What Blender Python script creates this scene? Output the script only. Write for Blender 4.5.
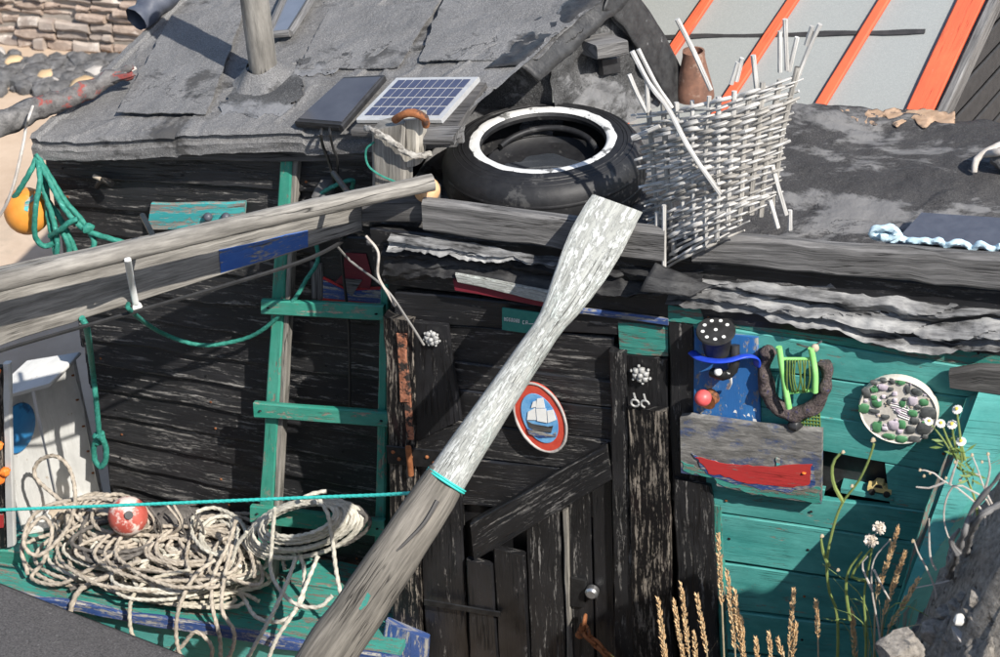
import bpy, math, random
from math import sin, cos, pi, radians, sqrt
from mathutils import Vector, Matrix, noise

for o in list(bpy.data.objects):
    bpy.data.objects.remove(o)
scn = bpy.context.scene
COL = scn.collection
RND = random.Random(7)

# ------------------------------------------------------------------ camera, world, sun, exposure
FPX, YAW, PITCH, ROLL, DIST = 2005.0, radians(20), radians(32), radians(4), 5.5
FW = Vector((-sin(YAW) * cos(PITCH), cos(YAW) * cos(PITCH), -sin(PITCH)))
RT = Vector((cos(YAW), sin(YAW), 0))
UP = RT.cross(FW)
CAM = Vector((0, 0, 1.5)) - DIST * FW
cd = bpy.data.cameras.new('camera')
cd.sensor_width = 36.0
cd.lens = FPX / 1000 * 36
cd.clip_start = 0.05
cd.clip_end = 2000
cd.dof.use_dof = True
cd.dof.focus_distance = 5.5
cd.dof.aperture_fstop = 7
cam = bpy.data.objects.new('camera', cd)
COL.objects.link(cam)
rr = RT * cos(ROLL) - UP * sin(ROLL)
uu = RT * sin(ROLL) + UP * cos(ROLL)
m = Matrix((rr, uu, -FW)).transposed().to_4x4()
m.translation = CAM
cam.matrix_world = m
scn.camera = cam

SUN_AZ = math.atan2(-0.54, 0.84)      # direction towards the sun, seen from above (x, y)
SUN_EL = radians(43)
SDIR = Vector((cos(SUN_AZ) * cos(SUN_EL), sin(SUN_AZ) * cos(SUN_EL), sin(SUN_EL)))
w = bpy.data.worlds.new('World')
scn.world = w
w.use_nodes = True
nt = w.node_tree
nt.nodes.clear()
sky = nt.nodes.new('ShaderNodeTexSky')
sky.sky_type = 'NISHITA'
sky.sun_disc = False
sky.sun_elevation = SUN_EL
sky.sun_rotation = pi / 2 - SUN_AZ
bg = nt.nodes.new('ShaderNodeBackground')
bg.inputs[1].default_value = 0.14
wo = nt.nodes.new('ShaderNodeOutputWorld')
nt.links.new(sky.outputs[0], bg.inputs[0])
nt.links.new(bg.outputs[0], wo.inputs[0])
sd = bpy.data.lights.new('sun', 'SUN')
sd.energy = 5.0
sd.angle = radians(0.5)
sd.color = (1.0, 0.95, 0.88)
sun = bpy.data.objects.new('sun', sd)
COL.objects.link(sun)
sun.location = (6, -4, 9)
sun.rotation_euler = SDIR.to_track_quat('Z', 'Y').to_euler()
scn.view_settings.view_transform = 'Standard'
scn.view_settings.look = 'None'
scn.view_settings.gamma = 1
scn.view_settings.exposure = 0.45
scn.view_settings.use_curve_mapping = False
scn.render.resolution_x = 1024
scn.render.resolution_y = 673

# ------------------------------------------------------------------ photograph pixel -> point on a plane of the place
def ray(px, py):
    x = (px - 500) / FPX
    y = -(py - 328.5) / FPX
    return FW + (x * cos(ROLL) + y * sin(ROLL)) * RT + (-x * sin(ROLL) + y * cos(ROLL)) * UP

def onplane(px, py, n, p):
    d = ray(px, py)
    return CAM + d * ((p - CAM).dot(n) / d.dot(n))

def PY(px, py, Y=0.0):
    return onplane(px, py, Vector((0, 1, 0)), Vector((0, Y, 0)))

def PZ(px, py, Z):
    return onplane(px, py, Vector((0, 0, 1)), Vector((0, 0, Z)))

def PX(px, py, X):
    return onplane(px, py, Vector((1, 0, 0)), Vector((X, 0, 0)))

# ------------------------------------------------------------------ object helpers
WLOC = {}

def thing(name, label, cat, loc, group=None):
    o = bpy.data.objects.new(name, None)
    o.empty_display_size = 0.05
    COL.objects.link(o)
    o.location = loc
    WLOC[o.name] = Vector(loc)
    tag(o, label, cat, group)
    return o

def tag(o, label=None, cat=None, group=None, kind=None):
    if label: o['label'] = label
    if cat: o['category'] = cat
    if group: o['group'] = group
    if kind: o['kind'] = kind
    return o

def nz(v, s=1.0, o=0.0):
    return noise.noise(Vector((v[0] * s + o, v[1] * s + o * 1.7, v[2] * s - o)))

def mk(name, V, F, mat, parent=None, smooth=False, uv=None, sharp=None):
    """one mesh object from world-space points; its origin sits at the middle of its points"""
    V = [Vector(v) for v in V]
    lo = Vector([min(v[i] for v in V) for i in range(3)])
    hi = Vector([max(v[i] for v in V) for i in range(3)])
    c = (lo + hi) / 2
    me = bpy.data.meshes.new(name)
    me.from_pydata([v - c for v in V], [], F)
    if uv is not None:
        ul = me.uv_layers.new(name='UVMap')
        flat = []
        for f in uv:
            for q in f:
                flat += [q[0], q[1]]
        ul.data.foreach_set('uv', flat)
    if smooth:
        me.polygons.foreach_set('use_smooth', [True] * len(me.polygons))
        if sharp is not None:
            try:
                me.set_sharp_from_angle(angle=radians(sharp))
            except Exception:
                pass
    mats = mat if isinstance(mat, (list, tuple)) else [mat]
    for mm in mats:
        me.materials.append(mm)
    me.update()
    o = bpy.data.objects.new(name, me)
    COL.objects.link(o)
    WLOC[o.name] = c
    if parent is not None:
        o.parent = parent
        o.location = c - WLOC[parent.name]
    else:
        o.location = c
    return o

class Geo:
    """collects several shapes of one part"""
    def __init__(s):
        s.V, s.F, s.U = [], [], []
    def add(s, VFU):
        V, F, U = VFU
        b = len(s.V)
        s.V += list(V)
        s.F += [tuple(i + b for i in f) for f in F]
        s.U += U if U else [[(s.V[i + b][0], s.V[i + b][2]) for i in f] for f in F]
        return s
    def build(s, name, mat, parent=None, smooth=False, sharp=None):
        return mk(name, s.V, s.F, mat, parent, smooth, s.U, sharp)

def g_board(q, t, nseg=None, warp=0.003, cham=0.004, seed=None, rag=0.0, back=0.0):
    """a plank: q = front face corners TL, TR, BR, BL; t thickness away from the viewer; worn edges"""
    TL, TR, BR, BL = [Vector(a) for a in q]
    sd_ = RND.uniform(0, 99) if seed is None else seed
    L1 = ((TR - TL).length + (BR - BL).length) / 2
    L2 = ((TL - BL).length + (TR - BR).length) / 2
    n = (TR - TL).cross(TL - BL)
    n.normalize()
    if n.dot(CAM - TL) < 0 and back == 0:
        n = -n
    if L1 >= L2:
        A0, A1, B0, B1, L = TL, TR, BL, BR, L1
    else:
        A0, A1, B0, B1, L = BL, TL, BR, TR, L2
    if nseg is None:
        nseg = max(2, min(24, int(L / 0.06)))
    V, F, U = [], [], []
    c = min(cham, t * 0.35)
    for i in range(nseg + 1):
        s = i / nseg
        A = A0.lerp(A1, s)
        B = B0.lerp(B1, s)
        d = (B - A)
        wd = d.length
        d = d / wd
        ja = warp * nz((s * L * 6, sd_, 1.3)) + rag * nz((s * L * 31, sd_, 5.3))
        jb = warp * nz((s * L * 6, sd_, 7.9)) + rag * nz((s * L * 29, sd_, 15.3))
        jn = warp * 0.7 * nz((s * L * 4, sd_, 3.1))
        cc = c * (1 + 0.8 * nz((s * L * 15, sd_, 2.2)))
        a = A + d * ja + n * jn
        b = B + d * jb + n * jn
        V += [a + d * cc, b - d * cc, b - n * cc, b - n * (t - c), b - d * c - n * t, a + d * c - n * t, a - n * (t - c), a - n * cc]
    per = [0, wd - 2 * c, wd - c, wd + t, wd + t + c, 2 * wd + t, 2 * wd + t + c, 2 * wd + 2 * t, 2 * wd + 2 * t + c]
    for i in range(nseg):
        u0, u1 = i / nseg * L, (i + 1) / nseg * L
        for k in range(8):
            k2 = (k + 1) % 8
            F.append((i * 8 + k, i * 8 + k2, (i + 1) * 8 + k2, (i + 1) * 8 + k))
            U.append([(u0, per[k]), (u0, per[k + 1]), (u1, per[k + 1]), (u1, per[k])])
    F.append(tuple(range(7, -1, -1)))
    U.append([(0, 0.01 * k) for k in range(8)])
    F.append(tuple(nseg * 8 + k for k in range(8)))
    U.append([(L, 0.01 * k) for k in range(8)])
    return V, F, U

def board(name, q, t, mat, parent=None, **k):
    V, F, U = g_board(q, t, **k)
    return mk(name, V, F, mat, parent, True, U, 28)

def pyb(name, px, t, mat, parent=None, Y=0.0, **k):
    """plank traced on the wall plane y = Y (Y may be one value per corner)"""
    Ys = Y if isinstance(Y, (list, tuple)) else [Y] * 4
    return board(name, [PY(a, b, y) for (a, b), y in zip(px, Ys)], t, mat, parent, **k)

def spline(P, step):
    """Catmull-Rom through the points, resampled at an even step"""
    P = [Vector(p) for p in P]
    if len(P) < 3:
        dens = [P[0].lerp(P[-1], i / 20) for i in range(21)]
    else:
        Q = [P[0] * 2 - P[1]] + P + [P[-1] * 2 - P[-2]]
        dens = []
        for i in range(1, len(Q) - 2):
            a, b, c_, d = Q[i - 1:i + 3]
            for k in range(16):
                t = k / 16
                dens.append(0.5 * ((2 * b) + (c_ - a) * t + (2 * a - 5 * b + 4 * c_ - d) * t * t + (3 * b - a - 3 * c_ + d) * t ** 3))
        dens.append(P[-1].copy())
    out = [dens[0]]
    acc = 0.0
    for a, b in zip(dens, dens[1:]):
        l = (b - a).length
        while l > 1e-9 and acc + l >= step:
            f = (step - acc) / l
            a = a.lerp(b, f)
            out.append(a)
            l = (b - a).length
            acc = 0.0
        acc += l
    if (out[-1] - dens[-1]).length > step * 0.3:
        out.append(dens[-1])
    return out

def g_tube(P, r, n=8, strand=0.0, lay=5.0, cap=True, rough=0.0, flat=1.0):
    """swept tube; r a number or a function of 0..1; strand > 0 gives a three-strand twisted rope"""
    N = len(P)
    V, F, U = [], [], []
    T = [(P[min(i + 1, N - 1)] - P[max(i - 1, 0)]).normalized() for i in range(N)]
    ref = Vector((0, 0, 1)) if abs(T[0].z) < 0.9 else Vector((1, 0, 0))
    X = (ref - T[0] * ref.dot(T[0])).normalized()
    L = 0.0
    ls = []
    for i in range(N):
        if i:
            L += (P[i] - P[i - 1]).length
            X = X - T[i] * X.dot(T[i])
            X = X.normalized() if X.length > 1e-6 else T[i].orthogonal().normalized()
        B = T[i].cross(X)
        s = i / max(1, N - 1)
        R = r(s) if callable(r) else r
        ls.append(L)
        for k in range(n):
            a = 2 * pi * k / n
            q = R
            if strand:
                q = R * (1 + strand * (1.35 * abs(cos(1.5 * (a - lay * L / (R * 10)))) - 0.9))
            p = P[i] + (X * cos(a) * flat + B * sin(a)) * q
            if rough:
                p = p + (X * cos(a) + B * sin(a)) * rough * R * nz((p.x * 9, p.y * 9, p.z * 9), 3)
            V.append(p)
    for i in range(N - 1):
        for k in range(n):
            k2 = (k + 1) % n
            F.append((i * n + k, i * n + k2, (i + 1) * n + k2, (i + 1) * n + k))
            w_ = 0.06
            U.append([(ls[i], w_ * k / n), (ls[i], w_ * (k + 1) / n), (ls[i + 1], w_ * (k + 1) / n), (ls[i + 1], w_ * k / n)])
    if cap:
        F.append(tuple(range(n - 1, -1, -1)))
        U.append([(0, 0)] * n)
        F.append(tuple((N - 1) * n + k for k in range(n)))
        U.append([(L, 0)] * n)
    return V, F, U

def tube(name, pts, r, mat, parent=None, n=8, step=None, smooth=True, **k):
    rm = r if not callable(r) else r(0.5)
    P = spline(pts, step or rm * (0.8 if k.get('strand') else 1.5))
    V, F, U = g_tube(P, r, n, **k)
    return mk(name, V, F, mat, parent, smooth, U, 50)

def g_lathe(prof, c, ax=Vector((0, 0, 1)), n=32, close=False, jit=0.0, sx=1.0):
    """prof: list of (radius, height) along axis ax from c"""
    ax = Vector(ax).normalized()
    ref = Vector((1, 0, 0)) if abs(ax.x) < 0.8 else Vector((0, 0, 1))
    X = (ref - ax * ref.dot(ax)).normalized()
    Yv = ax.cross(X)
    V, F, U = [], [], []
    m_ = len(prof)
    for j, (r, h) in enumerate(prof):
        for k in range(n):
            a = 2 * pi * k / n
            rr_ = r * (1 + jit * nz((cos(a) * 2, sin(a) * 2, j * 0.3 + c[0])))
            V.append(Vector(c) + (X * cos(a) * sx + Yv * sin(a)) * rr_ + ax * h)
    for j in range(m_ if close else m_ - 1):
        j2 = (j + 1) % m_
        for k in range(n):
            k2 = (k + 1) % n
            F.append((j * n + k, j * n + k2, j2 * n + k2, j2 * n + k))
            U.append([(k / n, j / m_), ((k + 1) / n, j / m_), ((k + 1) / n, (j + 1) / m_), (k / n, (j + 1) / m_)])
    if not close:
        F.append(tuple(range(n - 1, -1, -1)))
        U.append([(0, 0)] * n)
        F.append(tuple((m_ - 1) * n + k for k in range(n)))
        U.append([(0, 0)] * n)
    return V, F, U

def lathe(name, prof, c, mat, parent=None, ax=(0, 0, 1), n=32, smooth=True, close=False, jit=0.0, sx=1.0):
    V, F, U = g_lathe(prof, c, ax, n, close, jit, sx)
    return mk(name, V, F, mat, parent, smooth, U, 40)

def ball(name, c, r, mat, parent=None, n=20, jit=0.0, sq=1.0, ax=(0, 0, 1)):
    pr = [(max(1e-4, r * sin(pi * i / 12)), -r * sq * cos(pi * i / 12)) for i in range(13)]
    return lathe(name, pr, c, mat, parent, ax, n, True, False, jit)

def grid(name, fn, nu, nv, mat, parent=None, smooth=True, thick=0.0, sharp=None):
    """surface fn(u, v) -> point, optional thickness below"""
    V, F, U = [], [], []
    for j in range(nv + 1):
        for i in range(nu + 1):
            V.append(Vector(fn(i / nu, j / nv)))
    for j in range(nv):
        for i in range(nu):
            a = j * (nu + 1) + i
            f = (a, a + 1, a + nu + 2, a + nu + 1)
            F.append(f)
            U.append([(V[x].x, V[x].y + V[x].z) for x in f])
    if thick:
        nV = len(V)
        mid = nV // 2
        nn = (V[1] - V[0]).cross(V[nu + 1] - V[0]).normalized()
        V += [v - nn * thick for v in V]
        for f in list(F[:nu * nv]):
            F.append(tuple(nV + x for x in reversed(f)))
            U.append([(V[x].x, V[x].y + V[x].z) for x in reversed(f)])
        ring = [i for i in range(nu + 1)] + [(j + 1) * (nu + 1) + nu for j in range(nv)] + \
               [nv * (nu + 1) + i for i in range(nu - 1, -1, -1)] + [j * (nu + 1) for j in range(nv - 1, 0, -1)]
        for a, b in zip(ring, ring[1:] + ring[:1]):
            F.append((b, a, a + nV, b + nV))
            U.append([(V[a].x, V[a].z)] * 4)
    return mk(name, V, F, mat, parent, smooth, U, sharp)

def g_box(c, sx, sy, sz, R=None):
    V = []
    for z in (-1, 1):
        for x, y in ((-1, -1), (1, -1), (1, 1), (-1, 1)):
            v = Vector((x * sx / 2, y * sy / 2, z * sz / 2))
            V.append(Vector(c) + (R @ v if R else v))
    F = [(3, 2, 1, 0), (4, 5, 6, 7), (0, 1, 5, 4), (1, 2, 6, 5), (2, 3, 7, 6), (3, 0, 4, 7)]
    return V, F, None

def g_prism(poly, dirv):
    """flat outline (list of points) given a thickness vector"""
    n = len(poly)
    P = [Vector(p) for p in poly]
    V = P + [p + dirv for p in P]
    F = [tuple(range(n)), tuple(n + i for i in range(n - 1, -1, -1))]
    for i in range(n):
        j = (i + 1) % n
        F.append((j, i, n + i, n + j))
    return V, F, None

def prism(name, poly, dirv, mat, parent=None, smooth=False):
    return Geo().add(g_prism(poly, Vector(dirv))).build(name, mat, parent, smooth)

_rock_cache = {}
def rock(name, c, s, mat, parent=None, seed=None, sub=2, spin=True):
    """an angular stone: subdivided octahedron-like ball pushed by noise; s = (sx, sy, sz)"""
    sd_ = RND.uniform(0, 100) if seed is None else seed
    if sub not in _rock_cache:
        import bmesh
        bm = bmesh.new()
        bmesh.ops.create_icosphere(bm, subdivisions=sub, radius=1)
        _rock_cache[sub] = ([v.co.copy() for v in bm.verts], [tuple(v.index for v in f.verts) for f in bm.faces])
        bm.free()
    vs, fs = _rock_cache[sub]
    rz = RND.uniform(0, 6.28) if spin else 0.0
    Rm = Matrix.Rotation(rz, 3, 'Z')
    V = []
    for v in vs:
        k = 1 + 0.35 * nz(v, 1.1, sd_) + 0.16 * nz(v, 2.7, sd_) + 0.07 * nz(v, 6.1, sd_) + 0.04 * nz(v, 13, sd_)
        p = v * k
        p = Vector((max(-0.8, min(0.8, p.x)), max(-0.8, min(0.8, p.y)), max(-0.75, min(0.75, p.z))))
        p = Rm @ Vector((p.x * s[0], p.y * s[1], p.z * s[2]))
        V.append(Vector(c) + p)
    return mk(name, V, fs, mat, parent, True, None, 38)

# ------------------------------------------------------------------ procedural materials
class MatB:
    def __init__(s, name):
        s.m = bpy.data.materials.new(name)
        s.m.use_nodes = True
        s.t = s.m.node_tree
        s.b = s.t.nodes['Principled BSDF']
    def n(s, kind, **k):
        x = s.t.nodes.new('ShaderNode' + kind)
        for a, b in k.items():
            setattr(x, a, b)
        return x
    def l(s, a, b):
        s.t.links.new(a, b)
    def val(s, sock, v):
        if hasattr(v, 'links') or isinstance(v, bpy.types.NodeSocket):
            s.l(v, sock)
        elif isinstance(v, (tuple, list)):
            sock.default_value = (*v, 1) if len(v) == 3 and sock.type == 'RGBA' else v
        else:
            sock.default_value = v
    def coord(s, kind, scale, rnd=True):
        tc = s.n('TexCoord')
        mp = s.n('Mapping')
        s.l(tc.outputs[kind], mp.inputs[0])
        mp.inputs['Scale'].default_value = scale
        if rnd:
            oi = s.n('ObjectInfo')
            mu = s.n('Math', operation='MULTIPLY')
            s.l(oi.outputs['Random'], mu.inputs[0])
            mu.inputs[1].default_value = 37.0
            cb = s.n('CombineXYZ')
            for i in range(3):
                s.l(mu.outputs[0], cb.inputs[i])
            s.l(cb.outputs[0], mp.inputs['Location'])
        return mp.outputs[0]
    def noise(s, co, scale=1.0, detail=6, rough=0.6, dist=0.0):
        x = s.n('TexNoise')
        s.l(co, x.inputs['Vector'])
        x.inputs['Scale'].default_value = scale
        x.inputs['Detail'].default_value = detail
        x.inputs['Roughness'].default_value = rough
        x.inputs['Distortion'].default_value = dist
        return x.outputs['Fac']
    def ramp(s, f, stops, ease=False):
        x = s.n('ValToRGB')
        if ease: x.color_ramp.interpolation = 'EASE'
        e = x.color_ramp.elements
        while len(e) < len(stops):
            e.new(0.5)
        for el, (p, c) in zip(e, stops):
            el.position = p
            el.color = (*c, 1) if isinstance(c, (tuple, list)) else (c, c, c, 1)
        s.l(f, x.inputs[0])
        return x.outputs[0]
    def mix(s, f, a, b, mode='MIX'):
        x = s.n('Mix', data_type='RGBA', blend_type=mode)
        s.val(x.inputs[0], f)
        s.val(x.inputs[6], a)
        s.val(x.inputs[7], b)
        return x.outputs[2]
    def math(s, op, a, b=0.0):
        x = s.n('Math', operation=op)
        s.val(x.inputs[0], a)
        s.val(x.inputs[1], b)
        return x.outputs[0]
    def bump(s, h, strength=0.4, dist=0.003, prev=None):
        x = s.n('Bump')
        x.inputs['Strength'].default_value = strength
        x.inputs['Distance'].default_value = dist
        s.l(h, x.inputs['Height'])
        if prev is not None: s.l(prev, x.inputs['Normal'])
        return x.outputs[0]
    def out(s, col, rough=0.7, nrm=None, metal=0.0, spec=0.4):
        s.val(s.b.inputs['Base Color'], col)
        s.val(s.b.inputs['Roughness'], rough)
        s.val(s.b.inputs['Metallic'], metal)
        s.val(s.b.inputs['Specular IOR Level'], spec)
        if nrm is not None: s.l(nrm, s.b.inputs['Normal'])
        return s.m

def wood(name, c1, c2, paint=None, cover=0.8, paint2=None, p2=0.4, prough=0.5, bump=0.5, stretch=(4, 55), fleck=1.0, dirt=0.35, crack=0.8, spec=0.4, chip=(8, 60)):
    b = MatB(name)
    co = b.coord('UV', (stretch[0], stretch[1], 1))
    g = b.noise(co, 1.0, 6, 0.65, 0.3)
    col = b.ramp(g, [(0.28, c1), (0.5, tuple((x + y) / 2 for x, y in zip(c1, c2))), (0.72, c2)])
    knot = b.noise(b.coord('UV', (5, 14, 1)), 1.0, 3)
    col = b.mix(b.ramp(knot, [(0.3, 0.0), (0.75, dirt)]), col, tuple(x * 0.45 for x in c1))
    fs = b.noise(b.coord('UV', (9, 240, 1)), 1.0, 4, 0.7)
    col = b.mix(b.ramp(fs, [(0.35, 0.55), (0.6, 0.0)]), col, tuple(x * 0.30 for x in c1))
    ckn = b.noise(b.coord('UV', (2.2, 75, 1)), 1.0, 3, 0.55, 0.2)
    crk = b.ramp(b.math('ABSOLUTE', b.math('SUBTRACT', ckn, 0.5)), [(0.0, 1.0), (0.022, 0.0)])
    crk = b.mix(b.ramp(b.noise(b.coord('UV', (5, 9, 1)), 1.0, 2), [(0.48, 0.0), (0.58, 1.0)]), (0, 0, 0), crk)
    col = b.mix(crk, col, tuple(x * 0.12 for x in c1))
    rough = 0.85
    hgt = b.math('ADD', b.math('MULTIPLY', g, 0.8), b.math('MULTIPLY', fs, 0.3))
    hgt = b.math('SUBTRACT', hgt, b.math('MULTIPLY', crk, 0.6))
    if paint is not None:
        co2 = b.coord('UV', (chip[0], chip[1], 1))
        mk_ = b.noise(co2, 1.0, 7, 0.72)
        fine = b.noise(b.coord('UV', (60, 160, 1)), 1.0, 4, 0.7)
        s_ = b.math('ADD', b.math('MULTIPLY', mk_, 0.75), b.math('MULTIPLY', fine, 0.25 * fleck))
        s_ = b.math('ADD', s_, 0.125 * (1 - fleck))
        th = 0.5 + (0.5 - cover) * 0.42
        mask = b.ramp(s_, [(max(0, th - 0.025), 0.0), (th + 0.025, 1.0)])
        pc = paint
        if paint2 is not None:
            pn = b.noise(b.coord('UV', (3.5, 7, 1)), 1.0, 5, 0.7)
            pc = b.mix(b.ramp(pn, [(p2, 0.0), (p2 + 0.3, 1.0)]), paint, paint2)
        pc = b.mix(b.math('MULTIPLY', g, 0.30), pc, tuple(x * 0.35 for x in paint))
        gr = b.noise(b.coord('UV', (2.5, 4, 1)), 1.0, 7, 0.75)
        pc = b.mix(b.ramp(gr, [(0.42, 0.0), (0.75, 0.55)]), pc, tuple(x * 0.4 + 0.012 for x in paint))
        pc = b.mix(b.math('MULTIPLY', crk, crack), pc, tuple(x * 0.2 for x in paint))
        col = b.mix(mask, col, pc)
        rough = b.mix(mask, (0.85,) * 3, (prough,) * 3)
        hgt = b.math('ADD', b.math('MULTIPLY', hgt, 0.7), b.math('MULTIPLY', mask, 0.35))
    n1 = b.bump(hgt, bump, 0.004)
    return b.out(col, rough, n1, 0.0, spec)

def stuff(name, c1, c2, scale=20, rough=0.6, bump=0.2, dist=0.002, metal=0.0, c3=None, t3=0.62, rnd=True, spec=0.4, detail=6, kind='Object'):
    b = MatB(name)
    co = b.coord(kind, (1, 1, 1), rnd)
    g = b.noise(co, scale, detail, 0.65)
    col = b.ramp(g, [(0.3, c1), (0.7, c2)])
    if c3 is not None:
        h = b.noise(co, scale * 0.37, 7, 0.7)
        col = b.mix(b.ramp(h, [(t3 - 0.03, 0.0), (t3 + 0.03, 1.0)]), col, c3)
    return b.out(col, rough, b.bump(g, bump, dist) if bump else None, metal, spec)

def felt(name, c_dark, c_mid, c_light, patch, t_patch, seam=True):
    b = MatB(name)
    co = b.coord('Object', (1, 1, 1), False)
    n1 = b.noise(co, 3.2, 9, 0.68)
    n2 = b.noise(co, 26, 6, 0.7)
    n3 = b.noise(co, 300, 2, 0.6)
    col = b.ramp(n1, [(0.25, c_dark), (0.48, c_mid), (0.75, c_light)])
    col = b.mix(b.ramp(n2, [(0.35, 0.0), (0.8, 0.45)]), col, c_dark)
    col = b.mix(b.ramp(n3, [(0.32, 0.45), (0.5, 0.0)]), col, tuple(x * 0.4 for x in c_dark))
    col = b.mix(b.ramp(n3, [(0.52, 0.0), (0.72, 0.5)]), col, tuple(min(1, x * 1.7) for x in c_light))
    n4 = b.noise(b.coord('Object', (1.0, 1.8, 1.8), False), 2.1, 9, 0.7, 0.4)
    pm = b.ramp(n4, [(t_patch - 0.02, 0.0), (t_patch + 0.03, 1.0)])
    col = b.mix(pm, col, patch)
    ck = b.noise(b.coord('Object', (1, 1.6, 1.6), False), 3.4, 5, 0.6, 0.3)
    ck = b.math('ABSOLUTE', b.math('SUBTRACT', ck, 0.5))
    cm = b.ramp(ck, [(0.0, 0.8), (0.006, 0.0)])
    cm = b.mix(b.ramp(b.noise(co, 2.3, 2), [(0.57, 0.0), (0.62, 1.0)]), (0, 0, 0), cm)
    col = b.mix(cm, col, tuple(x * 0.35 for x in c_dark))
    h = b.math('ADD', b.math('MULTIPLY', n1, 1.0), b.math('MULTIPLY', n2, 0.5))
    h = b.math('SUBTRACT', h, b.math('MULTIPLY', cm, 0.4))
    h = b.math('ADD', h, b.math('MULTIPLY', pm, 0.12))
    nn = b.bump(h, 0.5, 0.02)
    nn = b.bump(n3, 0.5, 0.003, nn)
    return b.out(col, b.ramp(n2, [(0.3, 0.7), (0.7, 0.95)]), nn)

MT = {}
MT['tar'] = wood('tarred_timber', (0.09, 0.085, 0.08), (0.42, 0.40, 0.37), (0.011, 0.011, 0.012), 0.66, (0.03, 0.03, 0.032), 0.4, 0.40, 1.0, spec=0.5, chip=(6, 70))
MT['tar2'] = wood('tarred_worn_timber', (0.09, 0.08, 0.07), (0.44, 0.38, 0.31), (0.007, 0.0065, 0.007), 0.58, (0.04, 0.016, 0.018), 0.55, 0.42, 1.0, spec=0.35, chip=(10, 110))
MT['tar3'] = wood('tarred_smooth_timber', (0.06, 0.056, 0.052), (0.30, 0.28, 0.26), (0.011, 0.011, 0.012), 0.74, (0.03, 0.03, 0.034), 0.45, 0.36, 0.8, spec=0.55, chip=(7, 50))
MT['grey'] = wood('weathered_grey_timber', (0.075, 0.073, 0.072), (0.33, 0.32, 0.31), dirt=0.5, bump=1.0)
MT['greyd'] = wood('dark_weathered_timber', (0.045, 0.043, 0.042), (0.20, 0.19, 0.18), dirt=0.6, bump=0.9)
MT['brown'] = wood('silvered_timber', (0.15, 0.138, 0.12), (0.42, 0.395, 0.35), dirt=0.35, bump=0.7)
MT['loom'] = wood('weathered_oar_loom', (0.11, 0.10, 0.085), (0.30, 0.275, 0.235), dirt=0.4, bump=0.7)
MT['pale'] = wood('pale_driftwood', (0.30, 0.27, 0.22), (0.62, 0.58, 0.50), dirt=0.25, bump=0.5)
MT['teal'] = wood('teal_painted_timber', (0.16, 0.14, 0.11), (0.40, 0.34, 0.27), (0.05, 0.29, 0.262), 0.77, (0.13, 0.47, 0.425), 0.36, 0.55, 0.6, crack=0.5, chip=(9, 45))
MT['teal2'] = wood('teal_worn_paint', (0.10, 0.09, 0.08), (0.34, 0.28, 0.22), (0.04, 0.26, 0.21), 0.58, (0.08, 0.36, 0.29), 0.45, 0.6, 0.5)
MT['tealrail'] = wood('teal_ladder_paint', (0.2, 0.17, 0.13), (0.48, 0.42, 0.34), (0.03, 0.27, 0.19), 0.66, (0.10, 0.38, 0.29), 0.40, 0.5, 0.5, crack=0.5, chip=(14, 45))
MT['turq'] = wood('turquoise_worn_paint', (0.22, 0.20, 0.18), (0.5, 0.46, 0.4), (0.05, 0.37, 0.38), 0.52, (0.10, 0.55, 0.52), 0.4, 0.5, 0.5)
MT['white'] = wood('white_worn_paint', (0.38, 0.39, 0.36), (0.52, 0.53, 0.49), (0.56, 0.575, 0.545), 0.50, (0.36, 0.47, 0.41), 0.50, 0.65, 0.9, (6, 50), chip=(30, 170), crack=0.5)
MT['boxwhite'] = wood('white_box_paint', (0.32, 0.25, 0.16), (0.55, 0.46, 0.34), (0.66, 0.66, 0.635), 0.80, (0.54, 0.54, 0.51), 0.45, 0.5, 0.3, crack=0.1, chip=(20, 24))
MT['orange_b'] = wood('orange_batten_paint', (0.4, 0.2, 0.12), (0.6, 0.4, 0.3), (0.75, 0.13, 0.055), 0.84, (0.82, 0.17, 0.07), 0.5, 0.6, 0.3)
MT['blue'] = wood('blue_worn_paint', (0.22, 0.21, 0.19), (0.52, 0.50, 0.46), (0.03, 0.15, 0.42), 0.66, (0.07, 0.26, 0.56), 0.42, 0.5, 0.5, crack=0.4, chip=(18, 40))
MT['bluemid'] = wood('faded_blue_stripe', (0.16, 0.15, 0.14), (0.40, 0.38, 0.35), (0.03, 0.10, 0.34), 0.62, (0.06, 0.16, 0.44), 0.42, 0.6, 0.7, crack=0.6, chip=(12, 60))
MT['plaquered'] = stuff('plaque_red_paint', (0.46, 0.045, 0.03), (0.62, 0.09, 0.05), 30, 0.5, 0.3, 0.002, c3=(0.55, 0.40, 0.34), t3=0.70)
MT['plaqueblue'] = stuff('plaque_sky_blue', (0.04, 0.22, 0.52), (0.22, 0.46, 0.70), 24, 0.5, 0.2, 0.002)
MT['bluedk'] = wood('dark_blue_worn_paint', (0.28, 0.27, 0.25), (0.5, 0.48, 0.44), (0.03, 0.07, 0.22), 0.56, (0.07, 0.12, 0.30), 0.4, 0.5, 0.4)
MT['red'] = wood('red_worn_paint', (0.15, 0.10, 0.08), (0.35, 0.28, 0.24), (0.50, 0.04, 0.04), 0.74, (0.58, 0.07, 0.05), 0.5, 0.5, 0.3)
MT['reddk'] = wood('dark_red_worn_paint', (0.06, 0.05, 0.05), (0.2, 0.17, 0.16), (0.20, 0.02, 0.035), 0.8, (0.26, 0.04, 0.05), 0.5, 0.5, 0.4)
MT['felt'] = felt('grey_roofing_felt', (0.088, 0.086, 0.084), (0.152, 0.149, 0.146), (0.215, 0.211, 0.206), (0.062, 0.060, 0.058), 0.59)
MT['feltd'] = felt('dark_tar_felt', (0.022, 0.021, 0.021), (0.044, 0.042, 0.041), (0.082, 0.079, 0.077), (0.165, 0.161, 0.157), 0.515)
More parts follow.
